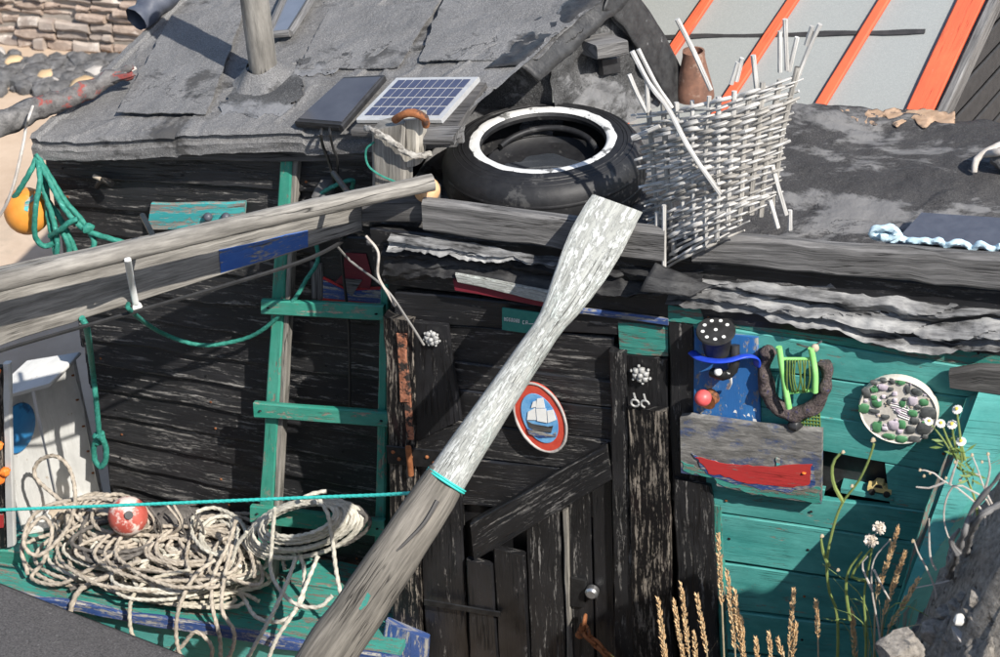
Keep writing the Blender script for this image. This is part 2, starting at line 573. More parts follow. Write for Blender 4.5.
MT['feltgable'] = felt('tarred_gable_felt', (0.02, 0.02, 0.02), (0.06, 0.06, 0.06), (0.13, 0.13, 0.13), (0.19, 0.19, 0.192), 0.52)
MT['feltblack'] = stuff('black_tar_felt', (0.012, 0.012, 0.013), (0.05, 0.05, 0.05), 30, 0.5, 0.6, 0.006, c3=(0.22, 0.22, 0.22), t3=0.66)
def streaky(name, dark, mid, pale, lo_, hi_):
    b = MatB(name)
    n1 = b.noise(b.coord('Object', (2.2, 9, 13), False), 1.6, 8, 0.6, 0.6)
    n2 = b.noise(b.coord('Object', (9, 40, 40), False), 1.5, 6, 0.7)
    s_ = b.math('ADD', b.math('MULTIPLY', n1, 0.8), b.math('MULTIPLY', n2, 0.2))
    col = b.ramp(s_, [(lo_, dark), ((lo_ + hi_) / 2, mid), (hi_, pale)])
    nn = b.bump(s_, 0.7, 0.02)
    return b.out(col, 0.62, nn)
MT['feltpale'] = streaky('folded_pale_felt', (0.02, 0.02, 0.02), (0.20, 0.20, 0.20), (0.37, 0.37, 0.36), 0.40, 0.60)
MT['feltsheen'] = streaky('folded_tar_felt', (0.012, 0.012, 0.013), (0.05, 0.05, 0.05), (0.34, 0.34, 0.33), 0.47, 0.74)
MT['feltgreen'] = stuff('grey_green_mineral_felt', (0.22, 0.235, 0.23), (0.31, 0.325, 0.315), 300, 0.9, 0.25, 0.002, c3=(0.25, 0.265, 0.26), t3=0.55, rnd=False)
MT['feltfront'] = stuff('dark_mineral_felt', (0.03, 0.028, 0.03), (0.13, 0.125, 0.125), 170, 0.92, 0.8, 0.006, c3=(0.17, 0.165, 0.165), t3=0.64, rnd=False)
MT['sand'] = stuff('beach_sand', (0.40, 0.30, 0.215), (0.52, 0.41, 0.31), 3.5, 0.95, 0.3, 0.02, c3=(0.40, 0.32, 0.24), t3=0.63, rnd=False)
MT['rubble'] = stuff('rubble_earth', (0.13, 0.117, 0.10), (0.44, 0.405, 0.355), 60, 0.95, 0.9, 0.02, c3=(0.07, 0.06, 0.05), t3=0.60, rnd=False, detail=10)
MT['rock'] = stuff('grey_rock', (0.12, 0.108, 0.092), (0.38, 0.345, 0.30), 70, 0.92, 0.8, 0.012, c3=(0.10, 0.095, 0.09), t3=0.62, detail=10)
MT['rockdk'] = stuff('dark_shore_rock', (0.04, 0.041, 0.043), (0.19, 0.188, 0.19), 18, 0.9, 0.9, 0.02, c3=(0.30, 0.28, 0.27), t3=0.66)
MT['rocky'] = stuff('ochre_shore_rock', (0.42, 0.29, 0.16), (0.62, 0.46, 0.28), 6, 0.9, 0.5, 0.02)
MT['rockw'] = stuff('pale_shore_rock', (0.28, 0.265, 0.25), (0.50, 0.47, 0.44), 14, 0.9, 0.5, 0.02)
MT['stoneA'] = stuff('sea_wall_stone_tan', (0.24, 0.18, 0.145), (0.44, 0.35, 0.285), 16, 0.92, 0.6, 0.02, c3=(0.58, 0.5, 0.43), t3=0.6)
MT['stoneB'] = stuff('sea_wall_stone_grey', (0.26, 0.21, 0.18), (0.42, 0.36, 0.31), 7, 0.92, 0.6, 0.02, c3=(0.56, 0.5, 0.44), t3=0.58)
MT['mortar'] = stuff('sea_wall_mortar', (0.22, 0.19, 0.16), (0.36, 0.32, 0.28), 8, 0.95, 0.5, 0.02)
MT['render'] = stuff('sea_wall_render', (0.20, 0.19, 0.17), (0.34, 0.33, 0.29), 5, 0.95, 0.4, 0.02, c3=(0.24, 0.25, 0.17), t3=0.58)
MT['lichen'] = stuff('lichen_coping', (0.28, 0.24, 0.10), (0.5, 0.44, 0.2), 14, 0.95, 0.4, 0.01)
MT['rubber'] = stuff('black_rubber', (0.007, 0.007, 0.008), (0.018, 0.018, 0.019), 34, 0.55, 0.3, 0.003, c3=(0.055, 0.054, 0.052), t3=0.60, rnd=False)
MT['whitewall'] = stuff('white_tyre_paint', (0.52, 0.52, 0.50), (0.70, 0.70, 0.68), 40, 0.6, 0.2, 0.002, c3=(0.14, 0.14, 0.135), t3=0.585, rnd=False)
MT['wicker'] = wood('bleached_wicker', (0.34, 0.325, 0.30), (0.82, 0.80, 0.76), dirt=0.1, bump=0.3, stretch=(8, 60))
MT['wickerd'] = wood('grey_wicker_stake', (0.22, 0.205, 0.18), (0.56, 0.53, 0.48), dirt=0.3, bump=0.4, stretch=(8, 60))
MT['ropeb'] = stuff('beige_rope', (0.24, 0.205, 0.16), (0.52, 0.46, 0.38), 60, 0.9, 0.4, 0.002, c3=(0.27, 0.22, 0.16), t3=0.64)
MT['ropew'] = stuff('off_white_rope', (0.36, 0.34, 0.28), (0.62, 0.59, 0.51), 60, 0.9, 0.4, 0.002, c3=(0.34, 0.31, 0.24), t3=0.66)
MT['ropec'] = stuff('cream_rope', (0.34, 0.305, 0.235), (0.58, 0.535, 0.44), 60, 0.9, 0.4, 0.002, c3=(0.36, 0.30, 0.2), t3=0.66)
MT['roped2'] = stuff('grey_weathered_rope', (0.20, 0.185, 0.16), (0.42, 0.40, 0.36), 90, 0.9, 0.5, 0.003, c3=(0.10, 0.09, 0.08), t3=0.58)
MT['roped'] = stuff('tarry_rope', (0.06, 0.055, 0.05), (0.17, 0.155, 0.14), 60, 0.9, 0.4, 0.002)
MT['ropeg'] = stuff('green_rope', (0.012, 0.13, 0.095), (0.04, 0.26, 0.20), 90, 0.7, 0.4, 0.002, c3=(0.10, 0.38, 0.32), t3=0.64)
MT['twine'] = stuff('turquoise_twine', (0.03, 0.48, 0.42), (0.07, 0.62, 0.55), 80, 0.6, 0.2, 0.001)
MT['ropel'] = stuff('pale_blue_rope', (0.36, 0.52, 0.60), (0.58, 0.72, 0.78), 60, 0.8, 0.4, 0.002)
MT['cable'] = stuff('black_cable', (0.012, 0.012, 0.012), (0.03, 0.03, 0.03), 20, 0.5, 0.0)
MT['knot'] = stuff('dark_knot', (0.05, 0.035, 0.025), (0.12, 0.08, 0.05), 60, 0.8, 0.4, 0.002)
MT['wire'] = stuff('grey_wire', (0.16, 0.155, 0.15), (0.30, 0.29, 0.27), 20, 0.6, 0.0)
MT['rust'] = stuff('rusty_iron', (0.16, 0.055, 0.02), (0.38, 0.15, 0.06), 45, 0.85, 0.6, 0.003, c3=(0.07, 0.04, 0.03), t3=0.6, metal=0.2)
MT['rustp'] = stuff('flaking_rust', (0.20, 0.07, 0.035), (0.46, 0.20, 0.12), 70, 0.85, 0.9, 0.006, c3=(0.03, 0.025, 0.022), t3=0.50, metal=0.1)
MT['ironblack'] = stuff('black_iron', (0.012, 0.012, 0.013), (0.04, 0.04, 0.04), 30, 0.45, 0.3, 0.003, c3=(0.12, 0.055, 0.03), t3=0.66, metal=0.5)
MT['steel'] = stuff('dull_steel', (0.32, 0.32, 0.32), (0.6, 0.6, 0.6), 30, 0.35, 0.1, 0.001, metal=0.9)
MT['silver'] = stuff('white_metal_ornament', (0.20, 0.20, 0.195), (0.52, 0.52, 0.50), 90, 0.55, 0.5, 0.003, metal=0.2)
MT['orangebuoy'] = stuff('orange_buoy', (0.62, 0.22, 0.03), (0.78, 0.34, 0.06), 9, 0.45, 0.1, 0.002, c3=(0.55, 0.35, 0.2), t3=0.66)
MT['floatorange'] = stuff('faded_orange_float', (0.55, 0.27, 0.10), (0.74, 0.50, 0.30), 22, 0.6, 0.2, 0.002)
MT['orange'] = stuff('orange_plastic', (0.70, 0.16, 0.02), (0.82, 0.24, 0.04), 20, 0.5, 0.2, 0.003)
MT['redfloat'] = stuff('red_scuffed_float', (0.34, 0.05, 0.035), (0.5, 0.12, 0.09), 20, 0.6, 0.3, 0.003, c3=(0.68, 0.58, 0.52), t3=0.53)
MT['redknob'] = stuff('red_plastic', (0.62, 0.07, 0.08), (0.76, 0.14, 0.13), 30, 0.4, 0.1, 0.001)
MT['bluep'] = stuff('blue_plastic', (0.012, 0.045, 0.42), (0.025, 0.075, 0.60), 30, 0.4, 0.0)
MT['bluedisc'] = stuff('blue_painted_disc', (0.02, 0.16, 0.40), (0.04, 0.26, 0.52), 10, 0.5, 0.2, 0.002, c3=(0.015, 0.08, 0.20), t3=0.6)
MT['lime'] = stuff('lime_green_plastic', (0.22, 0.60, 0.16), (0.34, 0.74, 0.25), 30, 0.4, 0.0)
MT['whitep'] = stuff('white_plastic', (0.70, 0.70, 0.67), (0.82, 0.82, 0.79), 40, 0.5, 0.1, 0.001)
MT['blackp'] = stuff('black_plastic', (0.015, 0.015, 0.015), (0.04, 0.04, 0.042), 30, 0.45, 0.2, 0.002)
MT['slate'] = stuff('slate_sheet', (0.055, 0.062, 0.082), (0.085, 0.093, 0.115), 30, 0.45, 0.2, 0.002, rnd=False)
MT['cell'] = stuff('solar_cell', (0.045, 0.052, 0.095), (0.065, 0.075, 0.125), 15, 0.18, 0.0, spec=0.6)
MT['panelglass'] = stuff('dark_panel_glass', (0.05, 0.052, 0.062), (0.075, 0.078, 0.09), 10, 0.16, 0.05, 0.001, spec=0.7)
MT['alu'] = stuff('aluminium_frame', (0.42, 0.42, 0.415), (0.56, 0.56, 0.55), 40, 0.45, 0.0, metal=0.3)
MT['skyglass'] = stuff('roof_window_glass', (0.12, 0.14, 0.17), (0.16, 0.18, 0.22), 8, 0.12, 0.02, 0.001, spec=0.8)
MT['water'] = stuff('puddle_water', (0.03, 0.034, 0.04), (0.05, 0.055, 0.062), 6, 0.06, 0.05, 0.001, spec=1.0, rnd=False)
MT['terracotta'] = stuff('rusty_terracotta', (0.10, 0.055, 0.04), (0.26, 0.13, 0.085), 24, 0.85, 0.5, 0.004, c3=(0.30, 0.20, 0.15), t3=0.62)
MT['shedblack'] = stuff('black_stained_boards', (0.020, 0.020, 0.021), (0.04, 0.039, 0.04), 30, 0.75, 0.4, 0.004)
MT['cement'] = stuff('pale_cement', (0.50, 0.46, 0.40), (0.68, 0.64, 0.57), 60, 0.9, 0.4, 0.003)
MT['pebd'] = stuff('dark_pebble', (0.05, 0.055, 0.055), (0.13, 0.135, 0.13), 60, 0.5, 0.2, 0.002)
MT['pebg'] = stuff('green_sea_glass', (0.05, 0.16, 0.07), (0.10, 0.27, 0.13), 40, 0.4, 0.1, 0.002)
MT['pebm'] = stuff('mauve_shell', (0.40, 0.34, 0.40), (0.62, 0.56, 0.60), 40, 0.6, 0.2, 0.002)
MT['stem'] = stuff('green_stem', (0.14, 0.20, 0.05), (0.26, 0.32, 0.10), 30, 0.7, 0.2, 0.001)
MT['stemdry'] = stuff('dry_stem', (0.32, 0.25, 0.15), (0.5, 0.42, 0.28), 30, 0.85, 0.2, 0.001)
MT['twig'] = stuff('grey_dry_twig', (0.34, 0.30, 0.26), (0.58, 0.54, 0.49), 40, 0.9, 0.3, 0.001)
MT['seed'] = stuff('golden_seed_head', (0.54, 0.35, 0.17), (0.76, 0.56, 0.33), 90, 0.9, 0.4, 0.002)
MT['leaf'] = stuff('green_leaf', (0.08, 0.14, 0.03), (0.17, 0.24, 0.06), 30, 0.6, 0.1, 0.001)
MT['petal'] = stuff('white_petal', (0.70, 0.68, 0.62), (0.82, 0.80, 0.74), 40, 0.8, 0.0)
MT['yellow'] = stuff('yellow_flower_eye', (0.62, 0.42, 0.05), (0.74, 0.56, 0.12), 40, 0.8, 0.0)
MT['budb'] = stuff('dry_bud', (0.30, 0.24, 0.15), (0.50, 0.42, 0.30), 80, 0.95, 0.5, 0.003)
MT['fluff'] = stuff('seed_fluff', (0.55, 0.47, 0.38), (0.76, 0.70, 0.62), 80, 0.95, 0.5, 0.003)
MT['toy'] = stuff('toy_car_yellow', (0.60, 0.45, 0.16), (0.72, 0.58, 0.28), 60, 0.35, 0.0)
MT['bark'] = stuff('peeling_bark', (0.05, 0.045, 0.045), (0.20, 0.19, 0.18), 34, 0.9, 0.8, 0.008, c3=(0.26, 0.06, 0.05), t3=0.56)
MT['barkgrey'] = stuff('charred_grey_bark', (0.045, 0.045, 0.045), (0.22, 0.21, 0.2), 40, 0.9, 0.8, 0.006, c3=(0.6, 0.5, 0.36), t3=0.70)
MT['signteal'] = stuff('small_teal_sign', (0.02, 0.16, 0.13), (0.04, 0.22, 0.18), 40, 0.6, 0.1, 0.001)
MT['horse'] = stuff('encrusted_horseshoe', (0.025, 0.02, 0.022), (0.19, 0.15, 0.14), 150, 0.85, 1.0, 0.010, c3=(0.05, 0.05, 0.16), t3=0.62)
MT['flint'] = stuff('clay_pot_stone', (0.36, 0.30, 0.22), (0.55, 0.46, 0.36), 30, 0.9, 0.4, 0.003)
MT['tornbrown'] = stuff('torn_brown_hessian', (0.28, 0.18, 0.11), (0.48, 0.33, 0.22), 30, 0.9, 0.6, 0.005, c3=(0.07, 0.06, 0.055), t3=0.55)
# ================================================================== THE SETTING
def ground_z(x, y):
    """beach level behind, a rubble bank rising towards the viewer in front"""
    return 0.0

S = 400
gv, gf, gu = [], [], []
mk('ground', [(-S, -S, 0), (S, -S, 0), (S, S, 0), (-S, S, 0)], [(0, 1, 2, 3)], MT['sand'])
tag(bpy.data.objects['ground'], kind='structure')

def bank_z(x, y):
    z = min(2.8, max(0.0, (-y - 0.45) * 1.0))
    # heap of rubble to the right of the teal wall
    d = max(0.0, 1 - sqrt(((x - 1.68) / 0.75) ** 2 + ((y + 0.88) / 0.66) ** 2))
    z = max(z, 1.95 * (1 - (1 - d) ** 2.2) if d > 0 else 0)
    # unseen taller rise of the bank, added to shade the buttress
    d = max(0.0, 1 - sqrt(((x - 2.38) / 0.70) ** 2 + ((y + 0.98) / 0.70) ** 2))
    return max(z, 2.38 * (1 - (1 - d) ** 2.2) if d > 0 else 0)

def bank_fn(u, v):
    x = -2.6 + 7.6 * u
    y = -7.5 + 7.25 * v
    z = bank_z(x, y)
    p = Vector((x, y, z))
    z += (0.10 * nz(p, 2.2) + 0.07 * nz(p, 6.0) + 0.04 * nz(p, 15)) * min(1, z * 3)
    x += 0.05 * nz(p, 7, 3)
    return (x, y, z - 0.02 if z < 0.01 else z)
tag(grid('rubble_bank', bank_fn, 160, 150, MT['rubble'], thick=0.0), kind='structure')
def heap_fn(u, v):
    x = 0.92 + 1.5 * u
    y = -1.7 + 1.45 * v
    z = bank_z(x, y)
    p = Vector((x, y, z))
    k = min(1, z * 3)
    lump = abs(nz(p, 3.1, 2)) * 0.16 + abs(nz(p, 7.3, 5)) * 0.10 + abs(nz(p, 17, 8)) * 0.06 + abs(nz(p, 40, 3)) * 0.03 + nz(p, 80) * 0.010
    return (x - 0.10 * nz(p, 4, 3) * k, y - 0.10 * nz(p, 4, 7) * k, z + (lump - 0.07) * k + 0.012)
tag(grid('rubble_heap', heap_fn, 240, 250, MT['rubble']), kind='structure')

# ------------------------------------------------------------------ main shed: planked wall on the left, grey felt roof
shed = thing('shed', 'black tarred plank shed with lumpy grey felt roof', 'shed', (-0.75, 0.9, 0))
E0 = PY(50, 133, 0.22)
E1 = PY(480, 118, 0.22)
RP = radians(10)
RN = ((E1 - E0).normalized()).cross(Vector((0, cos(RP), sin(RP)))).normalized()

def PR(px, py, up=0.0):
    return onplane(px, py, RN, E0 + RN * up)

wall = Geo()
wall.add(g_box((-0.93, 0.335, 0.88), 1.16, 0.06, 1.72))
wall = wall.build('wall', MT['tar3'], shed)
NP = 17
def wz(k, x):
    """height of the k-th lap line at x: level at the eave, drooping to the right further down"""
    z0 = 0.06 + (1.80 - 0.06) * k / NP
    f = (z0 - 0.55) / 1.2
    return z0 + (-0.075 + 0.13 * f) * (x + 1.0)
for k in range(NP):
    xl, xr = -1.52 + 0.01 * RND.random(), -0.352
    zt, zb = 0.018, 0.0
    q = [Vector((xl, 0.292, wz(k + 1, xl) + zt)), Vector((xr, 0.292, wz(k + 1, xr) + zt)),
         Vector((xr, 0.270 - 0.006 * RND.random(), wz(k, xr))), Vector((xl, 0.270 - 0.006 * RND.random(), wz(k, xl)))]
    board('plank', q, 0.016, MT['tar'], wall, nseg=22, warp=0.006, rag=0.004)
# other walls of the shed (seen only from other sides)
sw = mk('side_wall', *g_box((-1.50, 1.06, 0.87), 0.04, 1.40, 1.74)[:2], MT['tar3'], shed)
for k in range(12):
    z = 0.02 + k * 0.145
    board('plank', [Vector((-1.526, 1.76, z + 0.16)), Vector((-1.526, 0.30, z + 0.16)), Vector((-1.540, 0.30, z)), Vector((-1.540, 1.76, z))], 0.014, MT['tar'], sw, nseg=6, back=1)
mk('back_wall', *g_box((-0.72, 1.76, 0.9), 1.60, 0.04, 1.78)[:2], MT['tar'], shed)

# roof: front slope with lumps, seams and a folded front edge
RA, RB = PR(30, 141), PR(474, 115)
RC, RD = PR(613, -5), PR(165, 10)
dirL = (RD - RA) / (RD.y - RA.y)
dirR = (RC - RB) / (RC.y - RB.y)
RIDGE_Y = 1.42
def roof_pt(u, v, lump=1.0):
    y = 0.2 + (RIDGE_Y - 0.2) * v
    a = RA + dirL * (y - RA.y)
    b = RB + dirR * (y - RB.y)
    p = a.lerp(b, u)
    rg = 1 + 1.6 * max(0, nz(p, 2.1, 9))
    h = 0.010 * nz(p, 2.4) + (0.0035 * nz(p, 9.0) + 0.0025 * nz(p, 24.0) + 0.0015 * nz(p, 60.0)) * rg
    h += 0.007 * max(0, 1 - abs(nz(p, 4.5, 31)) * 22) * (1 if nz(p, 2.0, 44) > 0 else 0)
    # overlapping felt sheets: small steps
    for (c, s_, hgt) in ((0.36, 0.03, 0.008), (0.64, -0.02, 0.010), (0.84, 0.05, 0.010)):
        if u > c + s_ * (v - 0.3) + 0.004 * nz(p, 14):
            h += hgt * (1 if c != 0.64 else -1)
    vs = 0.34 + 0.02 * nz((u * 9, 3, 1))
    if v > vs and u > 0.5: h -= 0.007
    if v > 0.07 + 0.01 * nz((u * 12, 7, 2)) and u < 0.62: h -= 0.008
    if u < 0.02 or u > 0.985: h += 0.012
    return p + RN * h * lump
def roof_fn(u, v):
    # first rows fold over the eave and hang down
    if v < 0.08:
        t = v / 0.08
        p = roof_pt(u, 0.0)
        hang = 0.060 + 0.006 * nz((u * 6, 1.2, 5)) + 0.002 * nz((u * 43, 1.2, 9))
        if t < 0.75:
            s_ = 1 - t / 0.75
            return p + Vector((0, -0.016 + (0.010 if s_ < 0.45 else 0.0) + 0.004 * nz((u * 9, s_ * 4, 2)) + 0.002 * nz((u * 30, s_ * 9, 2)), -0.010 - hang * s_))
        s_ = (t - 0.75) / 0.25
        return p + Vector((0, -0.018 * (1 - s_), -0.012 * (1 - s_)))
    return roof_pt(u, (v - 0.08) / 0.92)
roof = grid('roof', roof_fn, 240, 160, MT['felt'], shed, thick=0.012, sharp=45)
def sheet(name, px, up, mat, seed, amp=2.2, thick=0.005):
    (a0, b0), (a1, b1), (a2, b2), (a3, b3) = px
    def fn(u, v):
        x = (a0 * (1 - u) + a1 * u) * (1 - v) + (a3 * (1 - u) + a2 * u) * v
        y = (b0 * (1 - u) + b1 * u) * (1 - v) + (b3 * (1 - u) + b2 * u) * v
        e = max(abs(u - 0.5), abs(v - 0.5)) * 2
        k = amp * e ** 3
        x += k * (nz((x * 0.09, y * 0.09, seed)) * 2 + nz((x * 0.3, y * 0.3, seed)))
        y += k * (nz((x * 0.09, y * 0.09, seed + 7)) + 0.6 * nz((x * 0.3, y * 0.3, seed + 7)))
        p = PR(x, y)
        q = p + RN * (up + 0.010 * nz(p, 2.4) + 0.0035 * nz(p, 9.0) + 0.003 * nz(p, 20, seed))
        return q
    return grid(name, fn, 40, 30, mat, shed, thick=thick, sharp=40)
sheet('felt_patch', [(172, 20), (248, 10), (208, 118), (118, 116)], 0.013, MT['felt'], 1.0, 1.0, 0.003)
sheet('felt_patch', [(448, -6), (610, -8), (540, 62), (420, 66)], 0.010, MT['felt'], 4.0, 1.0, 0.003)
sheet('felt_patch', [(330, 10), (440, 4), (400, 70), (300, 72)], 0.006, MT['felt'], 6.0, 1.0, 0.003)
sheet('tar_smear', [(240, 86), (300, 78), (290, 118), (215, 116)], 0.007, MT['feltgable'], 9.0, 6.0, 0.002)
sheet('tar_smear', [(300, 62), (365, 46), (348, 72), (292, 78)], 0.008, MT['feltgable'], 13.0, 7.0, 0.002)
# back slope
def rback(u, v):
    p = roof_pt(u, 1.0)
    return p + Vector((0, 0.55 * v, -0.34 * v)) + Vector((0, 0, 0.01 * nz(p + Vector((0, v, 0)), 6)))
grid('back_roof', rback, 60, 10, MT['felt'], shed, thick=0.012)
# board under the eave
board('eave_board', [PY(45, 150, 0.225), PY(395, 152, 0.225), PY(395, 163, 0.225), PY(45, 160, 0.225)], 0.03, MT['greyd'], shed)
# gable end that stands above the lower roof
GB = PZ(668, 97, 1.76)
GV = RB.lerp(RC, 0.52)
G0 = Vector((GV.x - 0.01, 0.565, 1.70))
gp = [G0, RB, RC, GB]
def gab_fn(u, v):
    lo_ = G0.lerp(GB, u)
    if u < 0.7:
        hi_ = (GV - RN * 0.012).lerp(RC - RN * 0.012, u / 0.7)
    else:
        hi_ = (RC - RN * 0.012).lerp(GB, (u - 0.7) / 0.3)
    p = lo_.lerp(hi_, v)
    return p + Vector((0.020, -0.020, 0)) * (nz(p, 8) + 0.8 * nz(p, 22) + 0.5 * nz(p, 50))
gable = grid('gable_end', gab_fn, 50, 24, MT['feltgable'], shed)
def step_fn(u, v):
    p = Vector((lerp_(-0.42, G0.x, u), 0.56, 1.70)).lerp(Vector((lerp_(-0.42, GV.x, u), 0.56, 2.06 + 0.03 * u)), v)
    return p + Vector((0, -0.012, 0)) * nz(p, 12)
def lerp_(a, b, t): return a + (b - a) * t
grid('step_wall', step_fn, 24, 12, MT['feltgable'], shed)
# black tar band along the verge
def verge_fn(u, v):
    y = 0.44 + (RIDGE_Y - 0.44) * u
    b = RB + dirR * (y - RB.y)
    a = RA + dirL * (y - RA.y)
    d = (a - b).normalized()
    wv = 0.075 + 0.03 * nz((u * 6, 4, 2)) + 0.015 * nz((u * 19, 4, 2))
    p = b + d * (wv * v * 2 - 0.03)
    hh = 0.012 + 0.006 * sin(pi * min(1, v)) + 0.010 * nz(p, 16) + 0.005 * nz(p, 40)
    if v < 0.3: hh -= 0.16 * (0.3 - v)
    return p + RN * hh
grid('tar_strip', verge_fn, 60, 10, MT['feltblack'], shed, thick=0.010)
# torn felt layers drooping over the far verge of the gable
for k in range(3):
    def layer_fn(u, v, k=k):
        a = RC + Vector((0.0 - 0.03 * k, 0.02, 0.035 + 0.012 * k))
        b = GB + Vector((0.05 - 0.035 * k, 0.02, 0.03 + 0.02 * k))
        p = a.lerp(b, u) + Vector((0, 0, 0.045 * sin(pi * u)))
        wv = 0.10 - 0.02 * k + 0.025 * nz((u * 5, k, 1))
        q = p + Vector((-0.05, -0.25, -0.02 - 0.3 * 0)).normalized() * wv * (v - 0.15)
        return q + Vector((0, 0, 0.012 * nz(q, 12, k) - 0.05 * v * v))
    grid('torn_felt', layer_fn, 40, 10, MT['feltblack'] if k != 1 else MT['felt'], shed, thick=0.006)
# little vent block and dark opening in the gable
gd = (GB - gp[0]).normalized()
vb = onplane(612, 50, Vector((0.7, -0.7, 0)).normalized(), gp[0].lerp(GB, 0.6) + Vector((0.02, -0.02, 0)))
def vq(px, py, off=0.0):
    return onplane(px, py, Vector((gd.y, -gd.x, 0)).normalized(), gp[0] + Vector((gd.y, -gd.x, 0)).normalized() * (0.03 + off))
board('vent_block', [vq(597, 46, 0.05), vq(628, 41, 0.05), vq(629, 55, 0.05), vq(598, 60, 0.05)], 0.09, MT['grey'], gable, warp=0.004)
board('vent_opening', [vq(602, 59), vq(620, 57), vq(621, 74), vq(604, 76)], 0.02, MT['blackp'], gable)

# skylight high on the roof
sky_q = [(283, 2), (312, -4), (287, 36), (262, 40)]
sl = thing('roof_window', 'small roof window with blue grey pane high on the grey felt roof', 'window', PR(285, 18))
Q = [PR(a, b, 0.03) for a, b in ((288, -10), (318, -12), (290, 33), (268, 35))]
board('pane', Q, 0.012, MT['skyglass'], sl, warp=0)
for a, b in ((0, 1), (1, 2), (2, 3), (3, 0)):
    tube('frame', [Q[a] + RN * 0.0, Q[b] + RN * 0.0], 0.012, MT['grey'], sl, n=6)

# ------------------------------------------------------------------ lower front shed with door and teal wall
front = thing('front_shed', 'low front shed with black plank door, teal wall and dark tar roof', 'shed', (0.5, 0.4, 0))
LZ0 = 1.725
def low_roof(u, v):
    x = -0.37 + 2.35 * u
    y = -0.002 + (0.80 + 0.2 * min(1, max(0, (x - 0.1) / 0.5))) * v
    p = Vector((x, y, LZ0 + 0.022 * (x + 0.36) + 0.02 * v))
    h = 0.022 * nz(p, 2.3, 4) + 0.014 * nz(p, 6.5, 4) + 0.006 * nz(p, 19, 4) + 0.003 * nz(p, 50, 4)
    if v > 0.93: h -= 0.25 * (v - 0.93) * (1 + nz((u * 22, 2, 3)))
    if nz(p, 3.0, 11) > 0.12: h += 0.008
    p.y += 0.035 * nz((x * 6, 1, 8)) * v
    return p + Vector((0, 0, h))
lr = grid('roof', low_roof, 220, 90, MT['feltd'], front, thick=0.014)
fw = mk('front_wall', *g_box((0.80, 0.075, 0.84), 2.28, 0.05, 1.68)[:2], MT['tar3'], front)
mk('rear_wall', *g_box((0.80, 0.76, 0.85), 2.28, 0.04, 1.70)[:2], MT['tar3'], front)
mk('end_wall', *g_box((1.92, 0.42, 0.84), 0.04, 0.60, 1.68)[:2], MT['tar3'], front)
mk('end_wall', *g_box((-0.325, 0.17, 0.84), 0.03, 0.14, 1.68)[:2], MT['tar3'], front)

# beams along the roof edge
def pz_y(px, py, Y): return PY(px, py, Y)
pyb('edge_beam', [(362, 201), (428, 199), (428, 224), (362, 223)], 0.10, MT['greyd'], front, Y=-0.008, warp=0.006, cham=0.008)
pyb('edge_beam', [(421, 201), (664, 231), (664, 265), (423, 233)], 0.036, MT['grey'], front, Y=-0.040, warp=0.006, cham=0.009)
pyb('edge_beam', [(640, 236), (700, 244), (700, 266), (640, 262)], 0.07, MT['greyd'], front, Y=-0.02, warp=0.006, cham=0.008)
pyb('edge_beam', [(690, 236), (1090, 262), (1090, 300), (692, 264)], 0.036, MT['grey'], front, Y=-0.040, warp=0.006, cham=0.010)

board('fascia_board', [Vector((-0.355, -0.002, 1.775)), Vector((1.9, -0.002, 1.80)), Vector((1.9, -0.002, 1.60)), Vector((-0.355, -0.002, 1.60))], 0.035, MT['tar3'], front)
# rolled felt hanging under the beams
def sag(pts, R0, seed, mat, name, amp=1.0, ny=18, nx=110):
    P = spline([PY(*a) for a in pts], 0.008)
    def fn(u, v):
        i = u * (len(P) - 1)
        k = min(int(i), len(P) - 2)
        c = P[k].lerp(P[k + 1], i - k)
        a = -0.55 * pi + v * 1.55 * pi
        d = Vector((0, -cos(a), sin(a)))
        taper = min(1.0, 0.35 + 5 * u, 0.25 + 5 * (1 - u))
        r = R0 * taper * (1 + amp * (0.30 * nz((c.x * 4, a * 1.0, seed)) + 0.42 * nz((c.x * 6 + a * 1.5, a * 2.6, seed)) + 0.22 * nz((c.x * 16, a * 4.5, seed)) - 0.35 * max(0, 1 - abs(nz((c.x * 5, a * 1.6, seed + 4))) * 7)))
        return c + Vector((0, d.y * r * 0.42, d.z * r))
    return grid(name, fn, nx, ny, mat, front)
def tri(x):
    x = x % 1.0
    return 1 - abs(2 * x - 1)
def drape(name, top, bot, Y0, seed, mat, folds=2.2, depth=0.030, nx=170, nv=30, rag=0.010):
    Pt = spline([PY(a, b, Y0 + 0.012) for a, b in top], 0.01)
    Pb = spline([PY(a, b, Y0) for a, b in bot], 0.01)
    def at(P, u):
        i = u * (len(P) - 1)
        k = min(int(i), len(P) - 2)
        return P[k].lerp(P[k + 1], i - k)
    def fn(u, v):
        a, b = at(Pt, u), at(Pb, u)
        b = b + Vector((0, 0, rag * nz((u * 14, seed, 2)) + rag * 0.5 * nz((u * 50, seed, 2))))
        p = a.lerp(b, v)
        ph = v * folds + 0.55 * nz((p.x * 2.2, seed, 1)) + 0.35 * nz((p.x * 5.5, v * 1.5, seed)) + 0.16 * nz((p.x * 15, v * 3, seed))
        d = depth * (0.25 + 0.75 * min(1, v * 3)) * (tri(ph) ** 1.3) + 0.010 * nz((p.x * 11, v * 4, seed + 3)) + 0.005 * nz((p.x * 34, v * 9, seed + 3))
        cr = max(0, 1 - abs(nz((p.x * 6 + v * 1.8, v * 2.2, seed + 9))) * 9)
        return p + Vector((0, -d + 0.014 * cr, 0.008 * nz((p.x * 9, v * 3, seed + 5))))
    return grid(name, fn, nx, nv, mat, front, sharp=40)
